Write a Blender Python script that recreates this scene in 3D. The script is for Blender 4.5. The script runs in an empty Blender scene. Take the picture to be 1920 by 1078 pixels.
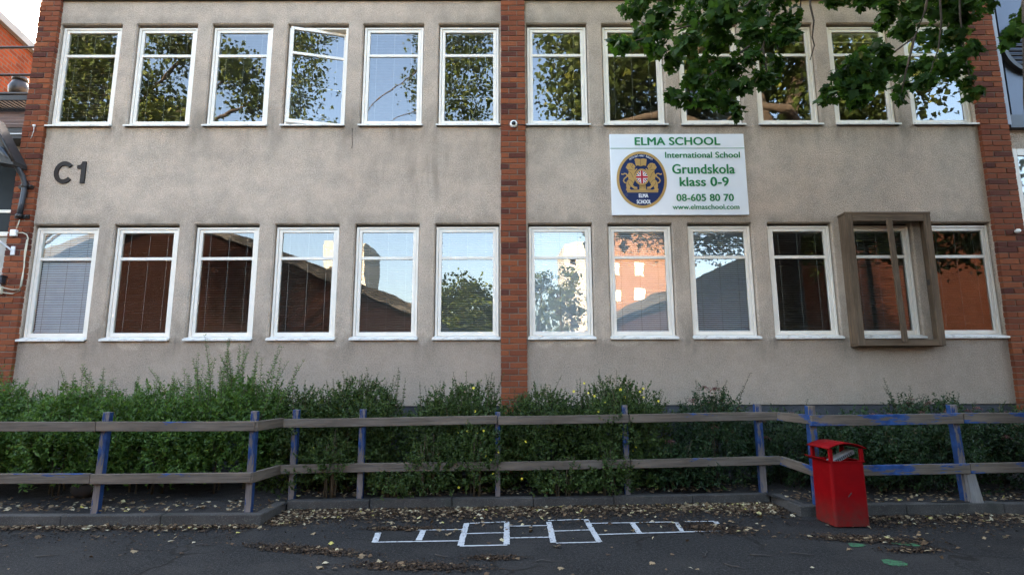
import bpy, bmesh, math, random
import numpy as np
from mathutils import Vector, Matrix, Euler
R = math.radians
C = bpy.context.scene.collection
scene = bpy.context.scene
rng = np.random.default_rng(7)
random.seed(7)

# ------------------------------------------------------------------ camera
cam_d = bpy.data.cameras.new('camera'); cam = bpy.data.objects.new('camera', cam_d); C.objects.link(cam)
scene.camera = cam
cam_d.sensor_width = 36.0; cam_d.lens = 36.0 * 1078.3 / 1920.0
cam_d.clip_start = 0.05; cam_d.clip_end = 2000
PIT, YAW, ROL = .1626, .0037, .0037
def rx(a): c, s = math.cos(a), math.sin(a); return np.array([[1,0,0],[0,c,s],[0,-s,c]])
_A = np.array([[math.cos(YAW), -math.sin(YAW), 0],[math.sin(YAW), math.cos(YAW), 0],[0,0,1]])
_Cm = np.array([[math.cos(ROL), 0, -math.sin(ROL)],[0,1,0],[math.sin(ROL), 0, math.cos(ROL)]])
CM = _Cm @ rx(PIT) @ _A                       # rows: right, forward, up
CO = np.array([0, -8.3705, 1.4])
mw = Matrix.Identity(4)
for k in range(3):
    mw[k][0] = CM[0][k]; mw[k][1] = CM[2][k]; mw[k][2] = -CM[1][k]; mw[k][3] = CO[k]
cam.matrix_world = mw

# ------------------------------------------------------------------ world, sun, exposure
SUN_EL, SUN_AZ = R(21), R(-28)                # azimuth from +Y towards +X: the sun stands behind the school
w = bpy.data.worlds.new('World'); scene.world = w; w.use_nodes = True
nt = w.node_tree; bg = nt.nodes['Background']
sky = nt.nodes.new('ShaderNodeTexSky'); sky.sky_type = 'NISHITA'; sky.sun_disc = False
sky.sun_elevation = SUN_EL; sky.sun_rotation = SUN_AZ
sky.air_density = 1.0; sky.dust_density = 4.0; sky.ozone_density = 0.0
nt.links.new(sky.outputs[0], bg.inputs[0]); bg.inputs[1].default_value = 0.15
sd = bpy.data.lights.new('sun', 'SUN'); sun = bpy.data.objects.new('sun', sd); C.objects.link(sun)
sd.energy = 5.0; sd.angle = R(0.5); sd.color = (1.0, .80, .56)
sdir = Vector((math.sin(SUN_AZ)*math.cos(SUN_EL), math.cos(SUN_AZ)*math.cos(SUN_EL), math.sin(SUN_EL)))
sun.rotation_euler = sdir.to_track_quat('Z', 'Y').to_euler()
sun.location = sdir * 60
vs = scene.view_settings
vs.view_transform = 'Standard'; vs.look = 'None'; vs.gamma = 1.0; vs.exposure = 3.68; vs.use_curve_mapping = False

# ------------------------------------------------------------------ material helpers
class N:
    def __init__(s, name):
        s.m = bpy.data.materials.new(name); s.m.use_nodes = True; s.t = s.m.node_tree
        s.b = s.t.nodes['Principled BSDF']; s.out = s.t.nodes['Material Output']
        s.tc = s.t.nodes.new('ShaderNodeTexCoord'); s.co = s.tc.outputs['Object']
    def n(s, ty, **k):
        x = s.t.nodes.new(ty)
        for a, v in k.items(): setattr(x, a, v)
        return x
    def l(s, a, b): s.t.links.new(a, b)
    def put(s, sock, v):
        if isinstance(v, (int, float)): sock.default_value = v
        elif isinstance(v, tuple): sock.default_value = v if len(v) == len(sock.default_value) else v + (1,)
        else: s.l(v, sock)
    def map(s, scale=(1,1,1), loc=(0,0,0), rot=(0,0,0)):
        x = s.n('ShaderNodeMapping'); s.l(s.co, x.inputs[0])
        x.inputs[1].default_value = loc; x.inputs[2].default_value = rot; x.inputs[3].default_value = scale
        return x.outputs[0]
    def noise(s, scale, detail=3, rough=.55, vec=None, dist=0):
        x = s.n('ShaderNodeTexNoise'); s.l(vec or s.co, x.inputs['Vector'])
        x.inputs['Scale'].default_value = scale; x.inputs['Detail'].default_value = detail
        x.inputs['Roughness'].default_value = rough; x.inputs['Distortion'].default_value = dist
        return x.outputs['Fac']
    def vor(s, scale, feature='F1', vec=None):
        x = s.n('ShaderNodeTexVoronoi', feature=feature); s.l(vec or s.co, x.inputs['Vector'])
        x.inputs['Scale'].default_value = scale
        return x.outputs['Distance']
    def ramp(s, v, a, b, lo=0., hi=1.):
        x = s.n('ShaderNodeMapRange'); s.l(v, x.inputs[0])
        for i, q in enumerate((a, b, lo, hi)): x.inputs[i+1].default_value = q
        return x.outputs[0]
    def math(s, op, a, b=0.):
        x = s.n('ShaderNodeMath', operation=op); s.put(x.inputs[0], a); s.put(x.inputs[1], b); return x.outputs[0]
    def mix(s, f, a, b, mode='MIX'):
        x = s.n('ShaderNodeMix', data_type='RGBA', blend_type=mode)
        s.put(x.inputs[0], f); s.put(x.inputs[6], a); s.put(x.inputs[7], b); return x.outputs[2]
    def sep(s):
        x = s.n('ShaderNodeSeparateXYZ'); s.l(s.co, x.inputs[0]); return x.outputs
    def bump(s, h, strength=.5, dist=.01):
        x = s.n('ShaderNodeBump'); s.l(h, x.inputs['Height'])
        x.inputs['Strength'].default_value = strength; x.inputs['Distance'].default_value = dist
        s.l(x.outputs[0], s.b.inputs['Normal']); return x
    def col(s, v): s.put(s.b.inputs['Base Color'], v)
    def rough(s, v): s.put(s.b.inputs['Roughness'], v)
    def spec(s, v): s.b.inputs['Specular IOR Level'].default_value = v

def plain(name, col, rough=.6, metal=0., var=.12, scale=6., spec=.4, bump=0., bscale=80.):
    k = N(name)
    n1 = k.noise(scale, 4)
    k.col(k.mix(k.ramp(n1, .3, .7), tuple(c*(1-var) for c in col), tuple(c*(1+var) for c in col)))
    k.rough(k.ramp(n1, .3, .7, rough*.85, min(1, rough*1.15))); k.b.inputs['Metallic'].default_value = metal; k.spec(spec)
    if bump: k.bump(k.noise(bscale, 3), bump, .004)
    return k.m

M = {}
# rough-cast plaster
k = N('plaster'); X, Y, Z = k.sep()
big = k.noise(.55, 4); mid = k.noise(3.2, 4); fine = k.noise(58, 4, .75); peb = k.vor(80)
c = k.mix(k.ramp(big, .32, .68), (.565,.442,.342), (.70,.557,.436))
c = k.mix(k.ramp(mid, .40, .72, 0, .35), c, (.35,.31,.25))
# repainted greyer band along the bottom (uneven upper edge)
edge = k.math('ADD', Z, k.ramp(k.noise(1.3, 2), .3, .7, -.22, .22))
c = k.mix(k.ramp(edge, 2.03, 2.08, .75, 0), c, (.425,.333,.26))
c = k.mix(k.ramp(k.noise(9, 5, .7), .36, .64, .22, 0), c, (.27,.225,.17))
c = k.mix(k.math('MULTIPLY', k.ramp(fine, .34, .58, .75, 0), k.ramp(k.noise(1.6, 3), .3, .7, .45, 1)), c, (.13,.11,.085))
c = k.mix(k.ramp(peb, .0, .34, .25, 0), c, (.62,.57,.51))
streak = k.noise(1., 4, .6, k.map((3.4, 1, .34)))
# dirt under the upper windows, over the lower windows, and a stained patch between the rows
band = k.math('MAXIMUM', k.math('MULTIPLY', k.ramp(Z, 3.62, 3.95, 1, 0), k.ramp(Z, 2.2, 3.4, 0, 1)), k.math('MULTIPLY', k.ramp(Z, 4.7, 5.35, 0, 1), k.ramp(Z, 5.35, 5.8, 1, .25)))
c = k.mix(k.math('MULTIPLY', band, k.ramp(streak, .46, .70, 0, .55)), c, (.19,.165,.13))
patch = k.math('MULTIPLY', k.math('MULTIPLY', k.ramp(X, -2.5, -1.7, 0, 1), k.ramp(X, -1.0, -.5, 1, 0)), k.math('MULTIPLY', k.ramp(Z, 4.0, 4.3, 0, 1), k.ramp(Z, 4.75, 5.1, 1, 0)))
st2 = k.noise(1., 3, .6, k.map((6.5, 1, .8), (3,0,1)))
c = k.mix(k.math('MULTIPLY', patch, k.ramp(st2, .47, .68, 0, .45)), c, (.20,.165,.12))
near_pil = k.math('MULTIPLY', k.ramp(k.math('ABSOLUTE', k.math('ADD', X, -.06)), .2, .9, 1, 0), k.ramp(Z, 4.2, 5.6, 0, 1))
c = k.mix(k.math('MULTIPLY', near_pil, k.ramp(mid, .35, .62, .1, .5)), c, (.24,.20,.15))
damp = k.math('MULTIPLY', k.ramp(Z, 1.05, 1.7, 1, 0), k.ramp(k.noise(1.7, 4), .4, .65, 0, .35))
c = k.mix(damp, c, (.27,.265,.22))
bird = k.ramp(k.noise(2.4, 5, .7), .66, .74, 0, .4); c = k.mix(bird, c, (.2,.17,.13))
crackv = k.vor(.42, 'DISTANCE_TO_EDGE', k.map((1,1,1), (.3,0,.7)))
px_ = k.math('ADD', X, k.math('ADD', 8.436, k.math('MULTIPLY', k.math('GREATER_THAN', X, 0.05), -.1904)))
ph = k.math('ABSOLUTE', k.math('SUBTRACT', k.math('MODULO', px_, 1.2), .6))      # 0.6 at the middle of a pier, 0 under the middle of a window
sill_end = k.math('MULTIPLY', k.ramp(ph, .36, .48, 0, 1), k.math('MAXIMUM', k.math('MULTIPLY', k.ramp(Z, 4.95, 5.28, 0, 1), k.ramp(Z, 5.34, 5.75, 1, 0)), k.math('MULTIPLY', k.ramp(Z, 1.6, 1.98, 0, 1), k.ramp(Z, 2.05, 2.5, 1, 0))))
c = k.mix(k.math('MULTIPLY', sill_end, k.ramp(k.noise(1., 5, .7, k.map((5, 1, 1.6), (1,0,5))), .40, .62, .05, .65)), c, (.17,.145,.11))
head = k.math('MULTIPLY', k.ramp(ph, .58, .40, 0, 1), k.math('MAXIMUM', k.ramp(k.math('ABSOLUTE', k.math('SUBTRACT', Z, 3.78)), .02, .16, 1, 0), k.ramp(k.math('ABSOLUTE', k.math('SUBTRACT', Z, 7.07)), .02, .14, 1, 0)))
c = k.mix(k.math('MULTIPLY', head, k.ramp(k.noise(2.6, 5, .7), .40, .62, .1, .55)), c, (.21,.185,.145))
k.col(c); k.rough(.95); k.spec(.15)
h = k.math('ADD', k.math('MULTIPLY', k.noise(85, 3, .6), 1.0), k.math('MULTIPLY', k.vor(90), -.7))
k.bump(h, .8, .016); M['plaster'] = k.m

k = N('plinth_paint'); n1 = k.noise(4, 5)
k.col(k.mix(k.ramp(n1, .35, .65), (.034,.036,.043), (.055,.057,.064))); k.rough(.85); k.bump(k.noise(60, 3), .5, .01); M['plinth'] = k.m

def island(k):
    g = k.n('ShaderNodeNewGeometry'); return g.outputs['Random Per Island']
def cramp(k, v, stops):
    x = k.n('ShaderNodeValToRGB'); k.l(v, x.inputs[0]); e = x.color_ramp.elements
    x.color_ramp.interpolation = 'LINEAR'
    e[0].position, e[0].color = stops[0][0], stops[0][1] + (1,); e[1].position, e[1].color = stops[-1][0], stops[-1][1] + (1,)
    for p, c in stops[1:-1]:
        q = e.new(p); q.color = c + (1,)
    return x.outputs[0]
k = N('brick'); isl = island(k)
c = cramp(k, isl, [(0,(.060,.020,.015)),(.12,(.085,.026,.017)),(.20,(.15,.042,.018)),(.55,(.215,.060,.023)),(.85,(.27,.080,.029)),(1,(.17,.042,.018))])
sp = k.noise(38, 4, .7); c = k.mix(k.ramp(sp, .38, .72, 0, .55), c, (.15,.045,.028))
c = k.mix(k.ramp(k.noise(1.3, 4), .5, .72, 0, .5), c, (.16,.055,.035))
k.col(c); k.rough(.9); k.spec(.2); k.bump(k.math('ADD', k.noise(110, 3), k.noise(22, 2)), .6, .006); M['brick'] = k.m
k = N('mortar'); k.col(k.mix(k.ramp(k.noise(9, 4), .35, .65), (.12,.095,.075), (.20,.165,.13))); k.rough(.95); k.bump(k.noise(120, 2), .6, .006); M['mortar'] = k.m

def brick_wall_mat(name, c1, c2, mort):
    k = N(name); x, y, z = k.sep(); cb = k.n('ShaderNodeCombineXYZ'); k.l(x, cb.inputs[0]); k.l(z, cb.inputs[1])
    b = k.n('ShaderNodeTexBrick'); k.l(cb.outputs[0], b.inputs['Vector']); b.inputs['Scale'].default_value = 1
    b.inputs['Brick Width'].default_value = .262; b.inputs['Row Height'].default_value = .088; b.inputs['Mortar Size'].default_value = .012
    b.inputs['Color1'].default_value = c1 + (1,); b.inputs['Color2'].default_value = c2 + (1,); b.inputs['Mortar'].default_value = mort + (1,)
    k.col(k.mix(k.ramp(k.noise(2.5, 5), .4, .7, 0, .45), b.outputs['Color'], tuple(v*.55 for v in c2))); k.rough(.95); k.spec(.06)
    k.bump(k.math('ADD', k.math('MULTIPLY', b.outputs['Fac'], -1.), k.math('MULTIPLY', k.noise(70), .4)), .7, .01); return k.m
M['brick_wall'] = brick_wall_mat('brick_wall', (.20,.036,.010), (.12,.022,.008), (.11,.065,.045))
M['house_wall'] = brick_wall_mat('house_wall', (.036,.0105,.0055), (.027,.008,.0045), (.03,.016,.0105))
M['red_wall_shaded'] = brick_wall_mat('red_wall_shaded', (.012,.0036,.0022), (.009,.003,.002), (.011,.006,.004))  # near-black: the shade on the left house is put into its brick colour

k = N('white_paint'); n1 = k.noise(3, 5, .65); n2 = k.noise(26, 4, .7)
c = k.mix(k.ramp(n1, .35, .7), (.82,.755,.655), (.72,.655,.56)); c = k.mix(k.ramp(n2, .68, .76, 0, .6), c, (.34,.31,.26))
k.col(c); k.rough(.45); M['white'] = k.m
k = N('sill_metal'); n2 = k.noise(9, 5, .75, k.map((1,1,2)))
k.col(k.mix(k.ramp(n2, .52, .70, 0, .75), (.72,.68,.61), (.22,.17,.13))); k.rough(.5); M['sill'] = k.m
M['dark_gap'] = plain('dark_timber', (.05,.042,.035), .9)
# window glass: clear pane that mirrors what stands opposite, stronger at grazing angles
def glass(name, base, wav):
    k = N(name); t = k.t
    t.nodes.remove(k.b)
    gl = k.n('ShaderNodeBsdfGlossy'); gl.inputs['Roughness'].default_value = 0.0; gl.inputs['Color'].default_value = (1,1,1,1)
    tr = k.n('ShaderNodeBsdfTransparent'); tr.inputs['Color'].default_value = (.86,.90,.88,1)
    fr = k.n('ShaderNodeFresnel'); fr.inputs['IOR'].default_value = 1.5
    bp = k.n('ShaderNodeBump'); k.l(k.noise(1.7, 2, .4), bp.inputs['Height']); bp.inputs['Strength'].default_value = .2; bp.inputs['Distance'].default_value = wav
    k.l(bp.outputs[0], gl.inputs['Normal'])
    f = k.math('ADD', k.math('MULTIPLY', fr.outputs[0], 1.6), base)
    mx = k.n('ShaderNodeMixShader'); k.l(f, mx.inputs[0]); k.l(tr.outputs[0], mx.inputs[1]); k.l(gl.outputs[0], mx.inputs[2])
    k.l(mx.outputs[0], k.out.inputs[0]); return k.m
M['glass'] = glass('window_glass', .06, .012)
k = N('blind_slat'); k.col(k.mix(k.ramp(k.noise(5, 3), .35, .65), (.22,.22,.225), (.29,.29,.29))); k.rough(.5); M['blind'] = k.m
k = N('blind_slat_white'); k.col(k.mix(k.ramp(k.noise(5, 3), .35, .65), (.70,.745,.84), (.78,.82,.90))); k.rough(.5); M['blind_white'] = k.m
M['cord'] = plain('cord', (.38,.38,.37), .8)
M['interior'] = plain('interior_plaster', (.30,.29,.27), .9)
M['roof_felt'] = plain('roof_felt', (.06,.058,.055), .9)
M['fascia'] = plain('fascia_metal', (.035,.032,.03), .5)
M['sign_white'] = plain('sign_panel', (.80,.81,.82), .22, var=.02, spec=.6)
M['sign_green'] = plain('sign_green', (.012,.20,.055), .35, var=.05)
M['navy'] = plain('emblem_navy', (.012,.025,.095), .25, var=.05)
M['gold'] = plain('emblem_gold', (.48,.29,.085), .4, var=.06)
M['gold_dark'] = plain('emblem_brown', (.10,.06,.03), .5)
M['emb_white'] = plain('emblem_white', (.82,.82,.82), .35, var=.02)
M['emb_red'] = plain('emblem_red', (.45,.012,.03), .35, var=.04)
M['brown_letters'] = plain('letter_brown', (.016,.010,.007), .6)
M['grey_metal'] = plain('galvanised_metal', (.065,.07,.08), .45, .7, bump=.1)
M['dark_metal'] = plain('dark_metal', (.05,.045,.042), .4, .6)
M['light_metal'] = plain('light_metal', (.60,.60,.60), .4, .3)
M['white_plastic'] = plain('white_plastic', (.78,.76,.70), .4)
M['cream_plastic'] = plain('cream_plastic', (.60,.55,.42), .5)
M['black_plastic'] = plain('black_plastic', (.012,.012,.013), .25)
M['roof_tile'] = plain('roof_tile', (.12,.075,.06), .8, var=.35, scale=3)
M['coping'] = plain('coping_metal', (.15,.14,.136), .7, .0)

def wood(name, thr, grey=(.130,.104,.081), vert=False):
    k = N(name)
    grain = k.noise(1., 4, .6, k.map((55, 55, 2.2) if vert else (2.2, 55, 55)), .6); big = k.noise(2.2, 4)
    c = k.mix(k.ramp(grain, .3, .7), tuple(v*.55 for v in grey), tuple(v*1.35 for v in grey))
    c = k.mix(k.ramp(big, .4, .7, 0, .7), c, (grey[0]*.60, grey[1]*.55, grey[2]*.50)); c = k.mix(k.ramp(k.noise(1., 4, .65, k.map((14, 14, 1.1) if vert else (1.1, 14, 14), (7,3,1))), .48, .66, 0, .7), c, (grey[0]*1.45, grey[1]*1.38, grey[2]*1.30))
    knot = k.vor(3.1, 'F1', k.map((1, 2.5, 2.5))); c = k.mix(k.ramp(knot, .05, .10, .8, 0), c, (.07,.05,.04))
    pm = k.math('ADD', k.noise(1., 6, .72, k.map((1.5, 7, 7), (2.2,1,4))), k.math('MULTIPLY', grain, .22))
    if thr < 5:
        blue = k.mix(k.ramp(k.noise(11, 4), .35, .65), (.010,.028,.085), (.018,.050,.145)) if 'post' in name else k.mix(k.ramp(k.noise(11, 4), .35, .65), (.012,.038,.130), (.026,.074,.215))
        c = k.mix(k.ramp(pm, thr, thr+.035), c, blue)
    k.col(c); k.rough(.85); k.spec(.2); k.bump(k.math('ADD', grain, k.math('MULTIPLY', pm, .5)), .6, .006); return k.m
M['wood_bare'] = wood('weathered_wood_few_paint', .80)
M['wood_some'] = wood('weathered_wood_some_paint', .70)
M['wood_blue'] = wood('weathered_wood_blue_paint', .615)
M['post_blue'] = wood('fence_post_blue', .60, (.15,.125,.115))
M['post_side'] = wood('fence_post_side', .47, (.15,.125,.115))
M['guard_wood'] = wood('old_brown_timber', 9, (.125,.086,.055)); M['guard_wood_v'] = wood('old_brown_timber_upright', 9, (.125,.086,.055), True)
M['stake_wood'] = wood('grey_stake', 9, (.20,.19,.18))

k = N('red_bin_paint'); X, Y, Z = k.sep(); n1 = k.noise(7, 5, .7)
c = k.mix(k.ramp(n1, .35, .7), (.215,.0008,.0022), (.165,.0008,.0022))
dirt = k.math('MULTIPLY', k.ramp(Z, .02, .30, 1, 0), k.ramp(k.noise(13, 6, .75), .32, .60, .1, .85)); c = k.mix(dirt, c, (.075,.030,.022))
c = k.mix(k.ramp(k.noise(26, 5, .7), .67, .72, 0, .8), c, (.10,.03,.025))
k.col(c); k.rough(k.ramp(n1, .3, .7, .5, .65)); k.spec(.10); M['red'] = k.m

k = N('asphalt'); X, Y, Z = k.sep()
big = k.noise(.7, 5, .6); sp = k.noise(150, 2, .7); sp2 = k.vor(95)
c = k.mix(k.ramp(big, .35, .68), (.0105,.0098,.0086), (.021,.0196,.0176))
c = k.mix(k.ramp(k.noise(2.6, 5, .7), .42, .66, 0, .6), c, (.020,.0185,.017))
sp3 = k.noise(42, 4, .8); c = k.mix(k.ramp(sp3, .52, .64, 0, .75), c, (.060,.057,.053)); c = k.mix(k.ramp(sp3, .47, .34, 0, .85), c, (.004,.004,.004))
c = k.mix(k.ramp(k.vor(34), .06, .10, .55, 0), c, (.10,.097,.09))
c = k.mix(k.ramp(k.noise(1.1, 5, .65, k.map((1,1,1), (5,2,0))), .50, .66, 0, .55), c, (.040,.036,.031))
c = k.mix(k.ramp(sp, .52, .70, 0, .65), c, (.11,.105,.10)); c = k.mix(k.ramp(sp, .44, .30, 0, .6), c, (.015,.015,.016))
cv = k.n('ShaderNodeTexVoronoi', feature='DISTANCE_TO_EDGE'); 
wv = k.n('ShaderNodeVectorMath', operation='ADD'); k.l(k.co, wv.inputs[0])
nz = k.n('ShaderNodeTexNoise'); k.l(k.co, nz.inputs['Vector']); nz.inputs['Scale'].default_value = 2.2; nz.inputs['Detail'].default_value = 5
ws = k.n('ShaderNodeVectorMath', operation='SCALE'); k.l(nz.outputs['Color'], ws.inputs[0]); ws.inputs['Scale'].default_value = .55; k.l(ws.outputs[0], wv.inputs[1])
k.l(wv.outputs[0], cv.inputs['Vector']); cv.inputs['Scale'].default_value = .62
crack = k.math('MULTIPLY', k.ramp(cv.outputs['Distance'], .004, .014, 1, 0), k.ramp(k.noise(.9, 3), .48, .60, 0, 1))
c = k.mix(crack, c, (.018,.016,.014))
k.col(c); k.rough(.97); k.spec(.10)
k.bump(k.math('ADD', k.math('MULTIPLY', k.noise(120, 3), .6), k.math('ADD', k.math('MULTIPLY', sp2, .5), k.math('MULTIPLY', crack, -1.5))), .6, .008); M['asphalt'] = k.m
k = N('soil'); c = k.mix(k.ramp(k.noise(9, 6, .7), .35, .65), (.011,.0085,.007), (.026,.021,.017))
c = k.mix(k.ramp(k.vor(70), .0, .25, .5, 0), c, (.05,.046,.04)); k.col(c); k.rough(.95); k.bump(k.noise(35, 5, .7), .9, .03); M['soil'] = k.m
k = N('kerb_concrete'); n1 = k.noise(2.2, 6, .7)
c = k.mix(k.ramp(n1, .35, .68), (.033,.028,.023), (.066,.057,.048)); c = k.mix(k.ramp(k.noise(90, 2), .55, .7, 0, .6), c, (.13,.122,.108)); c = k.mix(k.ramp(k.noise(5, 4), .55, .7, 0, .6), c, (.025,.027,.018))
k.col(c); k.rough(.92); k.bump(k.noise(95, 3), .6, .006); M['kerb'] = k.m
k = N('road_paint'); n1 = k.noise(45, 4, .75); n2 = k.noise(4, 4, .6)
k.col(k.mix(k.ramp(k.math('ADD', n1, k.math('MULTIPLY', n2, .3)), .71, .78), (.44,.44,.43), (.10,.10,.105))); k.rough(.85); k.bump(k.noise(120, 3), .5, .006); M['road_paint'] = k.m
k = N('green_paint'); n1 = k.noise(30, 5, .75)
k.col(k.mix(k.ramp(n1, .44, .60), (.03,.15,.05), (.02,.024,.02))); k.rough(.85); M['green_paint'] = k.m

def leafmat(name, stops, trans=(.10,.22,.03), rough=.5, tw=.25, spec=.3):
    k = N(name); isl = island(k); c = cramp(k, isl, stops)
    k.col(c); k.rough(rough); k.spec(spec)
    t = k.n('ShaderNodeBsdfTranslucent'); k.put(t.inputs[0], k.mix(.5, c, trans))
    mx = k.n('ShaderNodeMixShader'); mx.inputs[0].default_value = tw
    k.l(k.b.outputs[0], mx.inputs[1]); k.l(t.outputs[0], mx.inputs[2]); k.l(mx.outputs[0], k.out.inputs[0]); return k.m
M['maple_leaf'] = leafmat('maple_leaf', [(0,(.010,.026,.005)),(.45,(.018,.046,.008)),(.8,(.030,.070,.010)),(.95,(.055,.105,.014)),(1,(.085,.085,.016))], (.07,.17,.01), .65, .35, .14)
M['tree_leaf'] = leafmat('tree_leaf', [(0,(.016,.028,.008)),(.6,(.034,.054,.012)),(.9,(.065,.090,.018)),(1,(.11,.12,.025))], (.07,.10,.015), .55, .25, .15)
M['privet_leaf'] = leafmat('narrow_green_leaf', [(0,(.028,.058,.010)),(.5,(.058,.115,.018)),(.9,(.095,.170,.028)),(1,(.14,.20,.035))], (.15,.27,.03), .45, .32)
M['potentilla_leaf'] = leafmat('small_green_leaf', [(0,(.018,.032,.006)),(.5,(.037,.064,.011)),(1,(.074,.110,.020))], (.10,.18,.035), .55, .22)
M['spirea_leaf'] = leafmat('dark_green_leaf', [(0,(.010,.025,.008)),(.6,(.021,.047,.014)),(.92,(.040,.076,.021)),(1,(.085,.060,.030))], (.08,.14,.03), .5, .2)
M['flower_yellow'] = plain('yellow_petal', (.80,.66,.05), .6)
M['flower_pink'] = leafmat('faded_pink_flower', [(0,(.10,.045,.040)),(.6,(.19,.085,.075)),(1,(.26,.14,.11))], (.2,.1,.08), .8, .1)
M['stem'] = plain('green_brown_stem', (.075,.055,.030), .8)
M['bark'] = plain('bark', (.060,.045,.032), .95, var=.45, scale=14, bump=1., bscale=22)
M['litter'] = leafmat('dry_leaf', [(0,(.045,.026,.014)),(.3,(.095,.055,.027)),(.6,(.19,.125,.066)),(.82,(.31,.23,.13)),(.95,(.48,.41,.27)),(1,(.45,.38,.06))], (.2,.13,.05), .8, .1)
M['debris'] = leafmat('leaf_mould', [(0,(.014,.009,.006)),(.6,(.040,.024,.013)),(1,(.085,.05,.025))], (.05,.03,.02), .9, .03)
M['render_orange'] = plain('orange_render', (.20,.105,.062), .9)
M['render_pale'] = plain('pale_render', (.42,.40,.36), .9)
M['win_dark'] = plain('dark_window', (.008,.009,.011), .2, spec=.12)
M['paper'] = plain('newsprint', (.20,.19,.185), .8, var=.3, scale=20)
M['paper_dark'] = plain('print_black', (.03,.03,.03), .8)
M['stone'] = plain('stone', (.028,.021,.017), .9, var=.3, bump=.6, bscale=40)
M['bounce_ground'] = plain('pale_bounce_ground', (.42,.36,.27), .95, var=.15, scale=2)  # pale warm tone of the added sheet that throws sunlight back
M['grass'] = plain('grass_ground', (.045,.07,.02), .95, var=.4, scale=1.5)

# ------------------------------------------------------------------ object helpers
WLOC = {}
def tag(o, label=None, cat=None, group=None, kind=None):
    if label: o['label'] = label
    if cat: o['category'] = cat
    if group: o['group'] = group
    if kind: o['kind'] = kind
    return o
def thing(name, label, cat, loc=(0,0,0), group=None, rz=0):
    o = bpy.data.objects.new(name, None); C.objects.link(o); o.location = loc; o.rotation_euler = (0,0,rz)
    o.empty_display_size = .1
    WLOC[o.name] = Matrix.Translation(loc) @ Matrix.Rotation(rz, 4, 'Z')
    return tag(o, label, cat, group)
class MB:
    def __init__(s): s.v = []; s.f = []; s.mi = []; s.sm = []
    def add(s, vs, fs, mi=0, smooth=False):
        o = len(s.v); s.v += [tuple(p) for p in vs]; s.f += [tuple(i+o for i in f) for f in fs]; s.mi += [mi]*len(fs); s.sm += [smooth]*len(fs)
    def box(s, x0, x1, y0, y1, z0, z1, mi=0, m=None):
        vs = [(x,y,z) for z in (z0,z1) for y in (y0,y1) for x in (x0,x1)]
        if m is not None: vs = [tuple(m @ Vector(p)) for p in vs]
        s.add(vs, [(0,2,3,1),(4,5,7,6),(0,1,5,4),(2,6,7,3),(0,4,6,2),(1,3,7,5)], mi); return s
    def bar(s, a, b, w, h, up=(0,0,1), mi=0, off=(0,0)):
        a, b = Vector(a), Vector(b); d = (b-a).normalized(); u = Vector(up); sx = d.cross(u).normalized(); u = sx.cross(d)
        vs = [tuple(p + sx*(off[0]+i*w/2) + u*(off[1]+j*h/2)) for p in (a,b) for j in (-1,1) for i in (-1,1)]
        s.add(vs, [(0,2,3,1),(4,5,7,6),(0,1,5,4),(2,6,7,3),(0,4,6,2),(1,3,7,5)], mi); return s
    def tube(s, pts, rad, n=8, mi=0, cap=True):
        pts = [Vector(p) for p in pts]
        if not hasattr(rad, '__len__'): rad = [rad]*len(pts)
        vs = []; ref = Vector((.31,.17,.93))
        for i, p in enumerate(pts):
            d = (pts[min(i+1,len(pts)-1)] - pts[max(i-1,0)]).normalized()
            r = ref if abs(d.dot(ref)) < .95 else Vector((1,0,0))
            a = d.cross(r).normalized(); b = d.cross(a)
            for j in range(n):
                t = 2*math.pi*j/n; vs.append(tuple(p + (a*math.cos(t) + b*math.sin(t))*rad[i]))
        fs = [(i*n+j, i*n+(j+1)%n, (i+1)*n+(j+1)%n, (i+1)*n+j) for i in range(len(pts)-1) for j in range(n)]
        if cap: fs += [tuple(range(n))[::-1], tuple(range((len(pts)-1)*n, len(pts)*n))]
        s.add(vs, fs, mi, True); return s
    def lathe(s, prof, n=20, mi=0, c=(0,0,0), axis='z'):
        vs = []
        for r, z in prof:
            for j in range(n):
                t = 2*math.pi*j/n; p = (r*math.cos(t), r*math.sin(t), z)
                if axis == 'y': p = (p[0], -p[2], p[1])
                vs.append((p[0]+c[0], p[1]+c[1], p[2]+c[2]))
        fs = [(i*n+j, i*n+(j+1)%n, (i+1)*n+(j+1)%n, (i+1)*n+j) for i in range(len(prof)-1) for j in range(n)]
        fs += [tuple(range(n))[::-1], tuple(range((len(prof)-1)*n, len(prof)*n))]
        s.add(vs, fs, mi, True); return s
    def poly(s, pts2, y, mi=0, th=0.002):      # flat figure in the xz plane facing -y, with a small thickness
        n = len(pts2); vs = [(x, y, z) for x, z in pts2] + [(x, y+th, z) for x, z in pts2]
        s.add(vs, [tuple(range(n)), tuple(range(2*n-1, n-1, -1))] + [(i, (i+1)%n, n+(i+1)%n, n+i) for i in range(n)], mi); return s
    def mesh(s, name, mats, bevel=0, seg=1):
        me = bpy.data.meshes.new(name); me.from_pydata(s.v, [], s.f)
        for m in (mats if isinstance(mats, (list, tuple)) else [mats]): me.materials.append(M[m] if isinstance(m, str) else m)
        me.polygons.foreach_set('material_index', s.mi); me.polygons.foreach_set('use_smooth', s.sm)
        bm = bmesh.new(); bm.from_mesh(me); bmesh.ops.recalc_face_normals(bm, faces=bm.faces[:])
        if bevel: bmesh.ops.bevel(bm, geom=bm.edges[:], offset=bevel, segments=seg, affect='EDGES', clamp_overlap=True, profile=.6)
        bm.to_mesh(me); bm.free(); me.update(); return me
    def build(s, name, mats, parent=None, bevel=0, loc=None, seg=1):
        return place(s.mesh(name, mats, bevel, seg), name, parent, loc)
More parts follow.
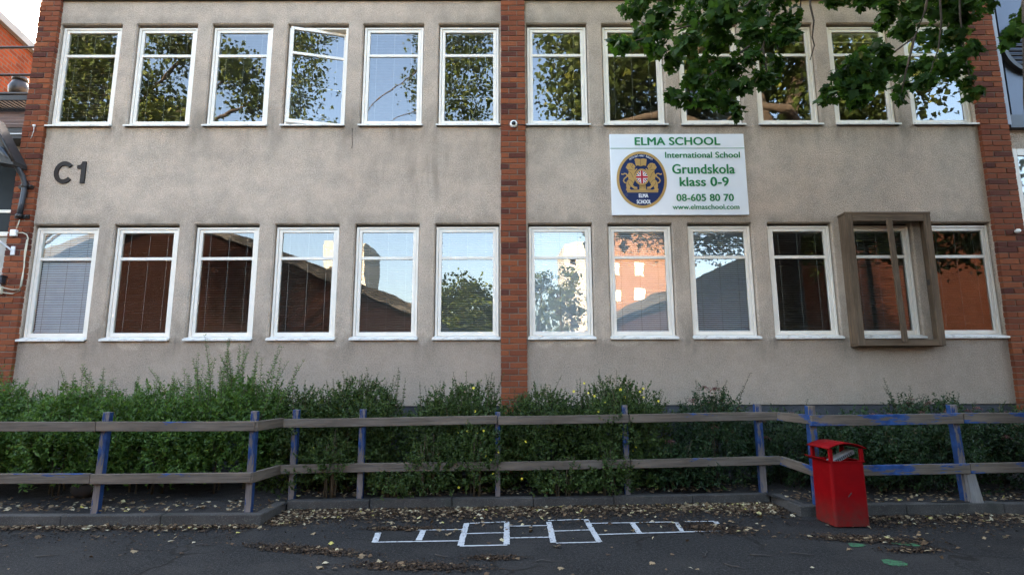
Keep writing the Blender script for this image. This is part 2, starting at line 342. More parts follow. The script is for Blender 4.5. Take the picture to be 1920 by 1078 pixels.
def place(me, name, parent=None, loc=None):
    """link a mesh whose coordinates are world coordinates (loc None) or local to loc"""
    o = bpy.data.objects.new(name, me); C.objects.link(o)
    m = Matrix.Translation(loc) if loc is not None else Matrix.Identity(4)
    if parent is not None:
        o.parent = parent; p = WLOC[parent.name]; o.matrix_parent_inverse = Matrix.Identity(4); o.matrix_basis = p.inverted() @ m
    else: o.matrix_basis = m
    WLOC[o.name] = m
    return o
def solo(me_o, label, cat, group=None): return tag(me_o, label, cat, group)

# ---- foliage: many small leaf faces
LEAF = (np.array([[0,0,0],[-.5,.42,.10],[0,1,-.06],[.5,.42,.10],[0,.45,0]]), [(0,4,1),(1,4,2),(0,3,4),(3,2,4)])
def maple_template():
    # five-lobed outline in the xy plane, petiole at the origin, tip along +y
    half = [(0,.0),(.16,-.10),(.40,-.06),(.33,.08),(.56,.16),(.80,.30),(.62,.38),(.64,.50),(.42,.46),(.34,.52),(.44,.72),(.30,.74),(.16,.84),(0,1.06)]
    out = half + [(-x,y) for x, y in half[-2:0:-1]]
    vs = [(0,.30,.0)] + [(x*.78,y,-.16*abs(x)-.10*max(0,y-.3)) for x, y in out]
    n = len(out); fs = [(0,1+i,1+(i+1)%n) for i in range(n)]
    return np.array(vs), fs
MAPLE = maple_template()
def rand_dirs(n):
    v = rng.normal(size=(n,3)); return v/np.linalg.norm(v, axis=1, keepdims=True)
def norm(v): return v/np.maximum(np.linalg.norm(v, axis=-1, keepdims=True), 1e-9)
def leaves(name, P, D, Nn, S, mat, parent=None, tpl=LEAF, width=.5, smooth=False):
    """one mesh of leaves: position P, direction D (stalk to tip), face normal Nn, length S"""
    P = np.asarray(P, float); n = len(P); D = norm(np.asarray(D, float)); X = norm(np.cross(D, Nn)); Zz = np.cross(X, D)
    tv, tf = tpl; tv = np.asarray(tv, float); k = len(tv); S = np.broadcast_to(S, (n,)).astype(float)
    V = (P[:,None,:] + S[:,None,None]*(tv[None,:,0:1]*width*X[:,None,:] + tv[None,:,1:2]*D[:,None,:] + tv[None,:,2:3]*Zz[:,None,:])).reshape(-1,3)
    F = (np.arange(n)[:,None,None]*k + np.array(tf)[None]).reshape(-1,3)
    me = bpy.data.meshes.new(name); me.vertices.add(len(V)); me.vertices.foreach_set('co', V.ravel())
    me.loops.add(F.size); me.loops.foreach_set('vertex_index', F.ravel().astype(np.int32))
    me.polygons.add(len(F)); me.polygons.foreach_set('loop_start', np.arange(0, F.size, 3, dtype=np.int32)); me.polygons.foreach_set('loop_total', np.full(len(F), 3, dtype=np.int32))
    me.materials.append(M[mat]); me.update(calc_edges=True); me.validate()
    return place(me, name, parent)

# ================================================================== GROUND
def sheet(name, pts, z, mat, kind='structure'):
    me = bpy.data.meshes.new(name); me.from_pydata([(x,y,z) for x, y in pts], [], [tuple(range(len(pts)))]); me.materials.append(M[mat])
    o = place(me, name); o['kind'] = kind; return o
sheet('asphalt_yard', [(-300,-300),(300,-300),(300,300),(-300,300)], 0, 'asphalt')
sheet('bounce_sheet', [(-120,-46),(120,-46),(120,-19),(-120,-19)], .015, 'bounce_ground')  # unseen pale sheet, added to bounce warm sunlight onto the shaded facade
sheet('lawn', [(-120,-140),(120,-140),(120,-46),(-120,-46)], .02, 'grass')
KERB = [(-9.5,-2.29),(-2.48,-2.35),(-2.50,-1.64),(.26,-1.56),(2.1,-1.45),(3.03,-1.37),(3.03,-2.06),(4.2,-1.99),(9.5,-1.85)]
# bed of soil with a gently lumpy surface
def bed():
    mb = MB(); nx, ny = 190, 26; xs = np.linspace(-9.5, 9.5, nx)
    kx = [p[0] for p in KERB]; vs = []
    def front(x):
        if x < -2.49: return -2.29
        if x < 3.03: return np.interp(x, [-2.49,.26,2.1,3.03], [-1.6,-1.52,-1.41,-1.34])
        return np.interp(x, [3.03,9.5], [-2.02,-1.82])
    for x in xs:
        f = front(x)
        for j in range(ny):
            y = f + .03 + (0 - f - .03)*j/(ny-1)
            z = .085 + .035*math.sin(x*3.1+y*2)*math.sin(y*4.3) + rng.normal()*.006 + .05*(j/(ny-1)); vs.append((x,y,max(z,.05)))
    fs = [(i*ny+j, (i+1)*ny+j, (i+1)*ny+j+1, i*ny+j+1) for i in range(nx-1) for j in range(ny-1)]
    mb.add(vs, fs, 0, True); o = mb.build('planting_bed', 'soil'); o['kind'] = 'structure'
bed()
def kerb():
    mb = MB()
    for (a, b) in zip(KERB[:-1], KERB[1:]):
        a, b = Vector(a+(0,)), Vector(b+(0,)); L = (b-a).length; n = max(1, round(L/1.0)); d = (b-a)/L
        nrm = Vector((-d.y, d.x, 0))
        for i in range(n):
            p, q = a + d*(L*i/n + .004), a + d*(L*(i+1)/n - .004)
            dz = random.uniform(-.006,.006); dy = random.uniform(-.006,.006)
            mb.bar(p + nrm*(.055+dy) + Vector((0,0,.03+dz)), q + nrm*(.055+dy) + Vector((0,0,.03+dz+random.uniform(-.004,.004))), .11, .15)
    o = mb.build('kerb', 'kerb', bevel=.008); o['kind'] = 'structure'
kerb()
# hopscotch
def hop():
    mb = MB()
    def ln(a, b, wd):
        a, b = Vector(a+(0,)), Vector(b+(0,)); d = (b-a).normalized(); nn = Vector((-d.y,d.x,0))*wd/2; n = max(2, int((b-a).length/.03)); vs = []
        for i in range(n+1):
            p = a.lerp(b, i/n); j1, j2 = rng.normal()*.0016, rng.normal()*.0016
            q1 = p+nn*(1+j1/wd*2); q2 = p-nn*(1+j2/wd*2); vs += [(q1.x,q1.y,.004+LN[0]), (q2.x,q2.y,.004+LN[0])]
        mb.add(vs, [(2*i, 2*i+1, 2*i+3, 2*i+2) for i in range(n)]); LN[0] += .00025
    LN = [0.]
    W1, W2 = .030, .054
    ln((-1.217,-2.96),(-.46,-2.93),W1); ln((-.90,-2.545),(-.46,-2.535),W1)
    ln((-1.205,-2.97),(-1.247,-2.64),W2); ln((-.825,-2.91),(-.835,-2.56),W2)
    ln((-.44,-3.10),(-.03,-3.075),W1); ln((-.44,-2.295),(-.04,-2.235),W1); ln((-.42,-2.69),(-.06,-2.66),W1)
    ln((-.435,-3.09),(-.442,-2.29),W2); ln((-.035,-3.06),(-.04,-2.24),W2)
    ln((-.01,-2.85),(.37,-2.83),W1); ln((-.01,-2.42),(.37,-2.40),W1)
    ln((.40,-3.03),(.79,-3.0),W1); ln((.38,-2.20),(.76,-2.15),W1); ln((.41,-2.62),(.76,-2.58),W1)
    ln((.376,-3.02),(.386,-2.26),W2); ln((.782,-3.0),(.772,-2.15),W2)
    ln((.81,-2.755),(1.985,-2.64),W1); ln((.80,-2.33),(1.64,-2.285),W1); ln((1.76,-2.275),(2.06,-2.265),W1)
    ln((1.20,-2.70),(1.215,-2.31),W2); ln((1.615,-2.655),(1.66,-2.30),W2*.8); ln((2.045,-2.38),(2.06,-2.275),W2)
    solo(mb.build('hopscotch_marking', 'road_paint'), 'white painted hopscotch grid with worn lines on the asphalt', 'playground marking')
hop()
def blob(cx, cy, ax, ay, rot, label):
    pts = []
    for i in range(28):
        t = 2*math.pi*i/28; r = 1+.12*math.sin(3*t+cx)+rng.normal()*.06; x, y = ax*r*math.cos(t), ay*r*math.sin(t)
        pts.append((cx+x*math.cos(rot)-y*math.sin(rot), cy+x*math.sin(rot)+y*math.cos(rot), .005))
    mb = MB(); mb.add(pts, [tuple(range(28))]); solo(mb.build('green_paint_mark', 'green_paint'), label, 'paint mark', 'green paint marks on the asphalt')
blob(2.98,-3.13,.07,.055,.3,'small green paint mark in front of the red bin, nearest to the bin')
blob(3.42,-3.10,.10,.06,-.4,'green paint mark right of the red bin, beside the dry leaf patch')
blob(2.98,-3.62,.085,.085,.1,'green paint mark at the bottom edge, farthest from the red bin')

# ================================================================== SCHOOL BUILDING
school = thing('school_building', 'two-storey school with grey roughcast walls, brick pilasters and rows of white windows', 'building', (0,0,0))
TOPZ = 7.43
WW, WH = .936, 1.675
XL = [-7.104+1.2*i for i in range(6)]; XR = [.2864+1.2*i for i in range(6)]
ZU, ZL = 5.322, 2.034
OPEN = [(x-.012, x+WW+.012, z-.025, z+WH+.035) for x in XL+XR for z in (ZU, ZL)]
def wall_mesh():
    mb = MB()
    for xa, xb, xs in ((-7.30,-.02,XL),(.12,7.50,XR)):
        gx = [xa] + [q for x in xs for q in (max(x-.012,xa), min(x+WW+.012,xb))] + [xb]
        gz = [1.068, ZL-.025, ZL+WH+.035, ZU-.025, ZU+WH+.035, TOPZ]
        for i in range(len(gx)-1):
            for j in range(5):
                if i % 2 == 1 and j in (1,3):
                    x0, x1, z0, z1 = gx[i], gx[i+1], gz[j], gz[j+1]; d = .24; r = .018
                    mb.add([(x0,r,z0),(x0,d,z0),(x0,d,z1),(x0,r,z1)], [(0,1,2,3)]); mb.add([(x1,r,z0),(x1,d,z0),(x1,d,z1),(x1,r,z1)], [(3,2,1,0)])
                    mb.add([(x0,r,z1),(x1,r,z1),(x1,d,z1),(x0,d,z1)], [(0,1,2,3)]); mb.add([(x0,r,z0),(x1,r,z0),(x1,d,z0),(x0,d,z0)], [(3,2,1,0)])
                    # softly broken edge: chamfer ring
                    for (a, b, ax, bz, nx, nz) in (((x0,z0),(x0,z1),0,0,-1,0),((x1,z0),(x1,z1),0,0,1,0),((x0,z1),(x1,z1),0,0,0,1),((x0,z0),(x1,z0),0,0,0,-1)):
                        pass
                    mb.add([(x0-r,0,z0-r),(x1+r,0,z0-r),(x1+r,0,z1+r),(x0-r,0,z1+r),(x0,r,z0),(x1,r,z0),(x1,r,z1),(x0,r,z1)], [(0,1,5,4),(1,2,6,5),(2,3,7,6),(3,0,4,7)])
                else:
                    x0, x1, z0, z1 = gx[i], gx[i+1], gz[j], gz[j+1]; r = .018
                    # pull back the faces that border an opening so the chamfer fits
                    a0 = x0 + (r if (i % 2 == 0 and i > 0 and j in (1,3)) else 0); a1 = x1 - (r if (i % 2 == 0 and i < len(gx)-2 and j in (1,3)) else 0)
                    if i % 2 == 1:
                        b0 = z0 + (r if j in (2,4) else 0); b1 = z1 - (r if j in (0,2) else 0)
                        mb.add([(x0,0,b0),(x1,0,b0),(x1,0,b1),(x0,0,b1)], [(0,1,2,3)])
                    elif j in (1,3):
                        mb.add([(a0,0,z0),(a1,0,z0),(a1,0,z1),(a0,0,z1)], [(0,1,2,3)])
                    else:
                        b0 = z0 + (r if j in (2,4) else 0); b1 = z1 - (r if j in (0,2) else 0)
                        mb.add([(x0,0,z0),(x1,0,z0),(x1,0,z1),(x0,0,z1)], [(0,1,2,3)])
                        continue
    # small corner squares beside the chamfers are covered by a backing sheet 3 mm behind
    return mb
wm = wall_mesh()
me = bpy.data.meshes.new('wall'); me.from_pydata(wm.v, [], wm.f); me.materials.append(M['plaster'])
place(me, 'wall', school)
mb = MB(); mb.box(-7.45,7.7,.022,.25,-.2,1.060); mb.build('plinth', 'plinth', school, bevel=.006)
# shell: side walls, back, floors, roof
mb = MB()
mb.box(-7.45,-7.25,.26,9.8,0,TOPZ); mb.box(7.5,7.68,.26,9.8,0,TOPZ); mb.box(-7.45,7.68,9.82,10,0,TOPZ)
mb.build('outer_wall', 'plaster', school)
mb = MB()
mb.box(-7.24,7.49,.27,9.8,3.95,4.3); mb.box(-7.24,7.49,.27,9.8,.9,1.05); mb.box(-7.24,7.49,4.2,4.3,1.06,3.94); mb.box(-7.24,7.49,4.2,4.3,4.31,7.3); mb.box(-7.24,7.49,.25,9.8,7.31,7.36)
for x in (-3.55,.06,3.9): mb.box(x-.06,x+.06,.26,4.19,1.06,3.94); mb.box(x-.06,x+.06,.26,4.19,4.31,7.3)
mb.build('interior_wall', 'interior', school)
mb = MB(); mb.box(-7.5,7.75,.06,10.05,TOPZ+.16,TOPZ+.30); mb.build('roof', 'roof_felt', school)
mb = MB(); mb.box(-7.122,-.139,-.045,.055,TOPZ,TOPZ+.20); mb.box(.247,7.24,-.045,.055,TOPZ,TOPZ+.20); mb.build('roof_flashing', 'fascia', school, bevel=.004)

# brick pilasters, every brick modelled
def pilaster(x0, x1, y0, ztop, wing=0):
    mb = MB(); W = x1-x0; st, hd, jt = .25*W/.382, .12*W/.382, .012*W/.382
    z = .10; i = 0
    while z < ztop:
        a = [(x0, x0+st), (x0+st+jt, x1)] if i % 2 == 0 else [(x0, x0+hd), (x0+hd+jt, x1)]
        for (p, q) in a:
            j = rng.normal(size=4)*.0022
            mb.box(p+j[0], q+j[1], y0+j[2], y0+.16, z+.0, z+.0755+j[3])
        z += .088; i += 1
    o = mb.mesh('pilaster', ['brick','mortar'], .0035)
    p = place(o, 'pilaster', school)
    m2 = MB(); m2.box(x0+.006, x1-.006, y0+.010, .20, 0, ztop, 0); m2.build('mortar_bed', 'mortar', p)
pilaster(-.131,.245,-.06,7.72); pilaster(-7.45,-7.128,-.06,7.72); pilaster(7.250,7.690,-.06,7.72)

# ---- windows
def ring(mb, x0, x1, z0, z1, wl, wr, wb, wt, y0, y1, mi=0):
    mb.box(x0, x0+wl, y0, y1, z0, z1, mi); mb.box(x1-wr, x1, y0, y1, z0, z1, mi)
    mb.box(x0+wl, x1-wr, y0+.0005, y1, z0, z0+wb, mi); mb.box(x0+wl, x1-wr, y0+.0005, y1, z1-wt, z1, mi); return mb
fr = MB(); ring(fr, 0, WW, 0, WH, .036, .036, .03, .030, .052, .15); FRAME = fr.mesh('window', 'white', .003)
hd = MB(); hd.box(-.012, WW+.012, .10, .20, WH+.001, WH+.036); hd.box(-.03,0,.21,.25,-.02,WH+.03); HEADME = hd.mesh('head_filler', 'dark_gap')
SX0, SX1, SZ0, SZ1 = .040, WW-.040, .034, WH-.034
TRZ = WH-.475
def sash_mesh():
    mb = MB(); ring(mb, SX0, SX1, SZ0, SZ1, .046, .046, .058, .046, .062, .115)
    mb.box(SX0+.046, SX1-.046, .066, .112, TRZ-.022, TRZ+.022)
    for fx in (.2,.5,.8):
        mb.box(SX0+fx*(SX1-SX0)-.005, SX0+fx*(SX1-SX0)+.005, .063, .068, TRZ-.004, TRZ+.004, 1)
    return mb.mesh('sash', ['white','dark_gap'], .0025)
SASH = sash_mesh()
def pane_mesh():
    mb = MB(); y = .083
    for z0, z1 in ((SZ0+.056, TRZ-.020),(TRZ+.020, SZ1-.044)):
        mb.add([(SX0+.044,y,z0),(SX1-.044,y,z0),(SX1-.044,y,z1),(SX0+.044,y,z1)], [(0,1,2,3)])
    return mb
PX0, PX1, PZ0, PZ1 = SX0+.046, SX1-.046, SZ0+.058, SZ1-.046
pm = pane_mesh(); PANE = bpy.data.meshes.new('glass_pane'); PANE.from_pydata(pm.v, [], pm.f); PANE.materials.append(M['glass'])
sl = MB(); sl.add([(-.028,-.055,-.034),(WW+.028,-.055,-.034),(WW+.028,.062,.012),(-.028,.062,.012),(-.028,-.055,-.006),(WW+.028,-.055,-.006),(WW+.028,.062,.030),(-.028,.062,.030)],
    [(0,3,2,1),(4,5,6,7),(0,1,5,4),(1,2,6,5),(2,3,7,6),(3,0,4,7)])
SILL = sl.mesh('window_sill', 'sill', .002)
def blind_mesh(bottom, pitch, tilt, y=.135, top=None, mat='blind', nm='blind', jit=.0):
    mb = MB(); z = (top or PZ1-.012); wd = pitch*1.02; t = tilt
    mb.box(PX0-.01, PX1+.01, y-.012, y+.012, z-.004, z+.02, 0)
    while z > bottom:
        tt = t + rng.normal()*jit; dy, dz = math.cos(tt)*wd/2, math.sin(tt)*wd/2; sag = rng.normal()*.0006
        # slat: slightly crowned strip, outer edge at y-dy
        a = [(PX0-.006,y-dy,z-dz+sag),(PX1+.006,y-dy,z-dz-sag),(PX1+.006,y,z+.0022),(PX0-.006,y,z+.0022),(PX1+.006,y+dy,z+dz),(PX0-.006,y+dy,z+dz)]
        mb.add(a, [(0,1,2,3),(3,2,4,5)], 0, True); z -= pitch
    mb.box(PX0-.008, PX1+.008, y-.011, y+.011, z, z+.016, 0)
    for fx in (.13,.5,.86):
        x = PX0+fx*(PX1-PX0); mb.box(x-.0022, x+.0022, y-wd/2-.004, y-wd/2-.001, z, PZ1, 1)
    return mb.mesh(nm, [mat,'cord'])
FULL = PZ0+.02
blinds = {}
def blind_for(key, *a, **kw):
    if key not in blinds: blinds[key] = blind_mesh(*a, **kw)
    return blinds[key]
def window(x, z, kind, label=None):
    o = place(FRAME, 'window', school, (x,0,z))
    if label: o['label'] = label
    place(HEADME, 'head_filler', o, (x,0,z))
    place(SILL, 'window_sill', o, (x,0,z))
    if kind == 'pivot':
        # sash turned about its upright middle axis: left edge out, right edge in
        piv = Matrix.Translation((x+WW*.52,.085,z)) @ Matrix.Rotation(R(14.5),4,'Z') @ Matrix.Translation((-WW*.52,-.085,0))
        bl = blind_mesh(PZ0+.56, .0275, R(-10), y=.104, jit=.02)
        for me, nm in ((SASH,'sash'),(PANE,'glass_pane'),(bl,'blind')):
            q = place(me, nm, o, (x,0,z)); q.matrix_basis = WLOC[o.name].inverted() @ piv; WLOC[q.name] = piv
        return o
    place(SASH, 'sash', o, (x,0,z)); place(PANE, 'glass_pane', o, (x,0,z))
    if kind: place(blind_for(*kind), 'blind', o, (x,0,z))
    return o
up = [('u', FULL, .0275, R(-6)), ('u2', FULL, .0275, R(8)), ('u3', FULL, .0275, R(28))]
low = [('l', FULL, .034, R(12)), ('l2', FULL, .034, R(26)), ('l3', FULL, .034, R(42))]
blind_for('lw', FULL, .036, R(62), mat='blind_white'); blind_for('short', PZ0+.40, .0275, R(14)); blind_for('top', PZ1-.13, .0275, R(14), mat='blind_white'); blind_for('three', PZ0+.22, .0275, R(10))
KU_L = [up[0], up[0], up[2], 'pivot', up[2], ('short',)]
KU_R = [up[0], up[0], None, ('top',), ('top',), ('three',)]
KL_L = [('lw',), low[0], low[0], low[0], low[1], low[2]]
blind_for('milky', FULL, .030, R(50), mat='blind_white'); blind_for('milky2', FULL, .030, R(38), mat='blind_white')
KL_R = [('milky',), ('milky',), ('milky2',), low[0], low[1], low[0]]
for i in range(6):
    window(XL[i], ZU, KU_L[i], 'tilted open window' if KU_L[i] == 'pivot' else None)
    window(XR[i], ZU, KU_R[i]); window(XL[i], ZL, KL_L[i]); window(XR[i], ZL, KL_R[i])
# a white radiator-like cabinet and items inside, seen through a few panes, stay simple: radiator under lower window
# ================================================================== text
def text_mesh(s, h_or_w, bold=0.0, depth=.004, mat='sign_green', x0=0, x1=None, z0=0, z1=None, y=0):
    cu = bpy.data.curves.new('txt', 'FONT'); cu.body = s; cu.size = 1; cu.extrude = .01; cu.resolution_u = 6; cu.space_character = 1.0 + bold*1.2
    ob = bpy.data.objects.new('txt', cu); C.objects.link(ob)
    dg = bpy.context.evaluated_depsgraph_get(); dg.update(); me = bpy.data.meshes.new_from_object(ob.evaluated_get(dg))
    bpy.data.objects.remove(ob); bpy.data.curves.remove(cu)
    co = np.empty(len(me.vertices)*3); me.vertices.foreach_get('co', co); co = co.reshape(-1,3)
    lo, hi = co.min(0), co.max(0); pad = bold*(x1-x0)/max(hi[0]-lo[0],.01)
    q = (co-lo)/(hi-lo); fs = [tuple(p.vertices) for p in me.polygons]; bpy.data.meshes.remove(me)
    V, F = [], []
    shifts = ((-1,0,0),(0,0,.0004),(1,0,.0008),(0,.5,.0012),(0,-.5,.0016)) if bold > 0 else ((0,0,0),)
    for sx, sz, sy in shifts:
        o = len(V); V += [(x0+pad+a_*(x1-x0-2*pad)+sx*pad, y-c_*depth-sy, z0+.5*pad+b_*(z1-z0-pad)+sz*pad) for a_, b_, c_ in q]; F += [tuple(i+o for i in f) for f in fs]
    me = bpy.data.meshes.new('lettering'); me.from_pydata(V, [], F); me.materials.append(M[mat]); me.update(); return me
# C1
num = thing('building_number', 'dark brown raised letters C1 on the grey wall at the left', 'lettering', (-6.67,0,4.39))
m = MB(); cx_, cz_ = -6.765, 4.560; n_ = 30
o_, i_ = [], []
for i in range(n_+1):
    t = R(40+280*i/n_); o_.append((cx_+.150*math.cos(t), cz_+.176*math.sin(t))); i_.append((cx_+.090*math.cos(t), cz_+.112*math.sin(t)))
vs_ = [(x,-.022,z) for x,z in o_]+[(x,-.022,z) for x,z in i_]+[(x,-.001,z) for x,z in o_]+[(x,-.001,z) for x,z in i_]; q = n_+1
m.add(vs_, [(j,j+1,q+j+1,q+j) for j in range(n_)]+[(j,2*q+j,2*q+j+1,j+1) for j in range(n_)]+[(q+j,q+j+1,3*q+j+1,3*q+j) for j in range(n_)]+[(0,q,3*q,2*q),(n_,2*q+n_,3*q+n_,q+n_)])
m.build('letter', 'brown_letters', num)
m = MB(); m.poly([(-6.572,4.672),(-6.530,4.678),(-6.508,4.700),(-6.500,4.732),(-6.442,4.732),(-6.442,4.388),(-6.508,4.388),(-6.508,4.620),(-6.572,4.620)], -.022, 0, .021); m.build('numeral', 'brown_letters', num)
# school sign
SX, SZt, SW, SH = 1.537, 5.144, 2.058, 1.287
sign = thing('school_sign', 'white school sign board with green lettering and round navy and gold crest', 'sign', (SX,0,SZt-SH))
mb = MB(); mb.box(SX, SX+SW, -.045, -.003, SZt-SH, SZt); mb.build('sign_panel', 'sign_white', sign, bevel=.004)
def U(u): return SX+u*SW
def Vv(v): return SZt-v*SH
TY = -.0465
for s, u0, u1, v0, v1, b in (('ELMA SCHOOL',.184,.822,.042,.143,.030),('International School',.406,.962,.227,.302,.022),('Grundskola',.453,.917,.379,.499,.026),('klass 0-9',.503,.866,.538,.652,.026),('08-605 80 70',.474,.895,.746,.834,.024),('www.elmaschool.com',.442,.931,.872,.933,.014)):
    place(text_mesh(s, 0, b, .003, 'sign_green', U(u0),U(u1),Vv(v1),Vv(v0), TY), 'lettering', sign)
mb = MB(); mb.box(SX+.004, SX+SW-.004, TY-.002, TY, Vv(.184), Vv(.178)); mb.build('rule_line', 'sign_green', sign)
ECX, ECZ = U(.2255), Vv(.569)
def E(x, y): return (ECX+(x-507)*.381/390, ECZ-(y-588)*.450/438)
def ell(cx, cy, a, b, n=56): return [E(cx+a*math.cos(2*math.pi*i/n), cy+b*math.sin(2*math.pi*i/n)) for i in range(n)]
mb = MB(); mb.poly(ell(507,588,390,438), TY-.002, 0); emb = mb.build('crest', 'gold', sign)
mb = MB(); mb.poly(ell(507,588,350,396), TY-.005, 0); mb.build('crest_field', 'navy', emb)
LION = [(330,333),(368,336),(398,360),(416,398),(398,408),(404,432),(378,446),(408,438),(432,414),(444,424),(428,450),(402,484),(396,512),(402,560),(398,592),(388,622),(374,650),(364,672),(394,698),(430,704),(432,734),(384,734),(346,702),(330,690),(318,716),(312,734),(332,740),(332,756),(266,758),(254,744),(268,718),(262,690),(266,640),(278,610),(302,590),(300,560),(272,520),(292,512),(306,486),(310,462),(300,440),(284,424),(267,400),(284,370),(297,346)]
TAIL = [(262,642),(238,632),(222,606),(236,574),(270,548),(286,520),(270,500),(240,496),(218,510),(192,502)]
def stroke(pts, wd):
    L_, R_ = [], []
    for i, p in enumerate(pts):
        a = pts[max(i-1,0)]; b = pts[min(i+1,len(pts)-1)]; d = math.hypot(b[0]-a[0], b[1]-a[1]); nx, ny = -(b[1]-a[1])/d*wd/2, (b[0]-a[0])/d*wd/2
        L_.append((p[0]+nx,p[1]+ny)); R_.append((p[0]-nx,p[1]-ny))
    return [(L_[i],L_[i+1],R_[i+1],R_[i]) for i in range(len(pts)-1)]
mir = lambda p: (1014-p[0], p[1])
for f in (lambda p: p, mir):
    mb = MB(); mb.poly([E(*f(p)) for p in LION], TY-.008)
    for q in stroke(TAIL, 19): mb.poly([E(*f(p)) for p in q], TY-.0075)
    lo = mb.build('lion_figure', 'gold', emb)
    m2 = MB()
    for ln_ in ([(300,440),(330,436),(372,446)],[(302,590),(340,604),(376,648)],[(330,690),(300,660),(290,620)],[(318,470),(350,500),(372,560)],[(288,384),(300,384)],[(340,352),(352,392),(384,420)],[(372,352),(372,388)]):
        for q in stroke(ln_, 6): m2.poly([E(*f(p)) for p in q], TY-.0105)
    m2.build('drawn_line', 'gold_dark', emb)
mb = MB(); mb.poly([E(*p) for p in [(405,275),(435,262),(492,270),(552,262),(596,275),(580,380),(540,370),(497,384),(452,370),(426,380)]], TY-.008); mb.build('open_book', 'gold', emb)
mb = MB()
for q in stroke([(496,252),(496,378)], 6)+stroke([(426,380),(452,372),(497,386),(540,372),(580,380)], 5): mb.poly([E(*p) for p in q], TY-.011)
mb.build('drawn_line', 'gold_dark', emb)
mb = MB(); mb.poly([E(*p) for p in [(470,640),(560,640),(568,745),(752,748),(752,786),(274,786),(274,748),(464,745)]], TY-.0065); mb.build('pedestal', 'gold', emb)
mb = MB()
for q in stroke([(286,768),(742,768)], 5)+stroke([(470,712),(496,712)], 5)+stroke([(534,712),(560,712)], 5): mb.poly([E(*p) for p in q], TY-.0085)
mb.build('drawn_line', 'gold_dark', emb)
FX, FY, FA, FB = 507, 555, 94, 104
mb = MB(); mb.poly(ell(FX,FY,FA,FB,40), TY-.012, 0)
def clipray(ang, wd, mi, y):
    c, s = math.cos(ang), math.sin(ang); L_ = 1/math.sqrt((c/FA)**2+(s/FB)**2)
    for q in stroke([(FX-c*L_,FY-s*L_),(FX+c*L_,FY+s*L_)], wd): mb.poly([E(*p) for p in q], y, mi)
for a in (math.atan2(FB,FA), -math.atan2(FB,FA)): clipray(a, 40, 1, TY-.0150); 
for a in (math.atan2(FB,FA), -math.atan2(FB,FA)): clipray(a, 13, 2, TY-.0180 if a > 0 else TY-.0182)
clipray(0, 54, 1, TY-.0205); clipray(math.pi/2, 54, 1, TY-.0207); clipray(0, 32, 2, TY-.0230); clipray(math.pi/2, 32, 2, TY-.0232)
mb.build('flag_roundel', ['navy','emb_white','emb_red'], emb)
def annulus(a0, b0, a1, b1, y, mat, nm):
    m = MB(); n = 48; o_, i_ = ell(FX,FY,a1,b1,n), ell(FX,FY,a0,b0,n)
    m.add([(x,y,z) for x, z in o_] + [(x,y,z) for x, z in i_] + [(x,y+.012,z) for x, z in o_] + [(x,y+.012,z) for x, z in i_],
          [(j,(j+1)%n,n+(j+1)%n,n+j) for j in range(n)] + [(j,2*n+j,2*n+(j+1)%n,(j+1)%n) for j in range(n)] + [(n+j,n+(j+1)%n,3*n+(j+1)%n,3*n+j) for j in range(n)]); m.build(nm, mat, emb)
annulus(90,100,112,126,TY-.0255,'gold','roundel_rim')
for s, a, b, c_, d in (('ELMA',450,597,806,864),('SCHOOL',414,636,897,958)):
    p, q = E(a, d), E(b, c_); place(text_mesh(s, 0, .05, .002, 'emb_white', p[0],q[0],p[1],q[1], TY-.0055), 'crest_lettering', emb)
arc = 'International School'; mb_objs = []
for i, ch in enumerate(arc):
    if ch == ' ': continue
    t = R(-122.5 + 65*i/(len(arc)-1)); rx_, ry_ = 330, 372
    cx, cy = 507+rx_*math.cos(t), 588+ry_*math.sin(t); wd = {'I':5,'t':8,'i':4,'l':4,'r':9}.get(ch, 13); hh = 36 if ch in 'ISthl' else 27
    me = text_mesh(ch, 0, .03, .002, 'emb_white', -wd/2*.000977, wd/2*.000977, 0, hh*.001027, 0)
    px, pz = E(cx, cy); ang = math.atan2(math.cos(t)*.381/390*390, -math.sin(t)*.45/438*438)
    mb_objs.append((me, Matrix.Translation((px, TY-.0055, pz)) @ Matrix.Rotation(ang, 4, 'Y') @ Matrix.Translation((0,0,-.018))))
allv, allf = [], []
for me, m in mb_objs:
    o = len(allv); allv += [tuple(m @ v.co) for v in me.vertices]; allf += [tuple(i+o for i in p.vertices) for p in me.polygons]
me = bpy.data.meshes.new('crest_lettering'); me.from_pydata(allv, [], allf); me.materials.append(M['emb_white']); place(me, 'crest_lettering', emb)

# ================================================================== things on the facade
# timber guard box round one lower window
guard = thing('timber_window_guard', 'open brown timber box frame with one slanting batten around a lower right window', 'window guard', (5.56,0,1.88))
gx0, gx1, gz0, gz1, gd = 4.945, 6.195, 1.885, 3.848, -.19
def gboard(nm, *b):
    m = MB(); m.box(*b); return m.build(nm, 'guard_wood_v' if b[5]-b[4] > 1 else 'guard_wood', guard, bevel=.004)
gboard('side_board', gx0, gx0+.032, gd+.03, -.002, gz0+.03, gz1-.03); gboard('side_board', gx1-.032, gx1, gd+.03, -.002, gz0+.03, gz1-.03)
gboard('top_board', gx0-.01, gx1+.01, gd-.01, -.002, gz1-.028, gz1+.006); gboard('bottom_board', gx0, gx1, gd+.03, -.002, gz0-.005, gz0+.028)
for a in ((gx0,gx0+.10),(gx1-.10,gx1)): gboard('front_stile', a[0], a[1], gd-.012, gd+.028, gz0+.002, gz1-.03)
gboard('front_rail', gx0+.10, gx1-.10, gd-.010, gd+.026, gz1-.135, gz1-.03); gboard('front_rail', gx0+.10, gx1-.10, gd-.010, gd+.026, gz0+.002, gz0+.09)
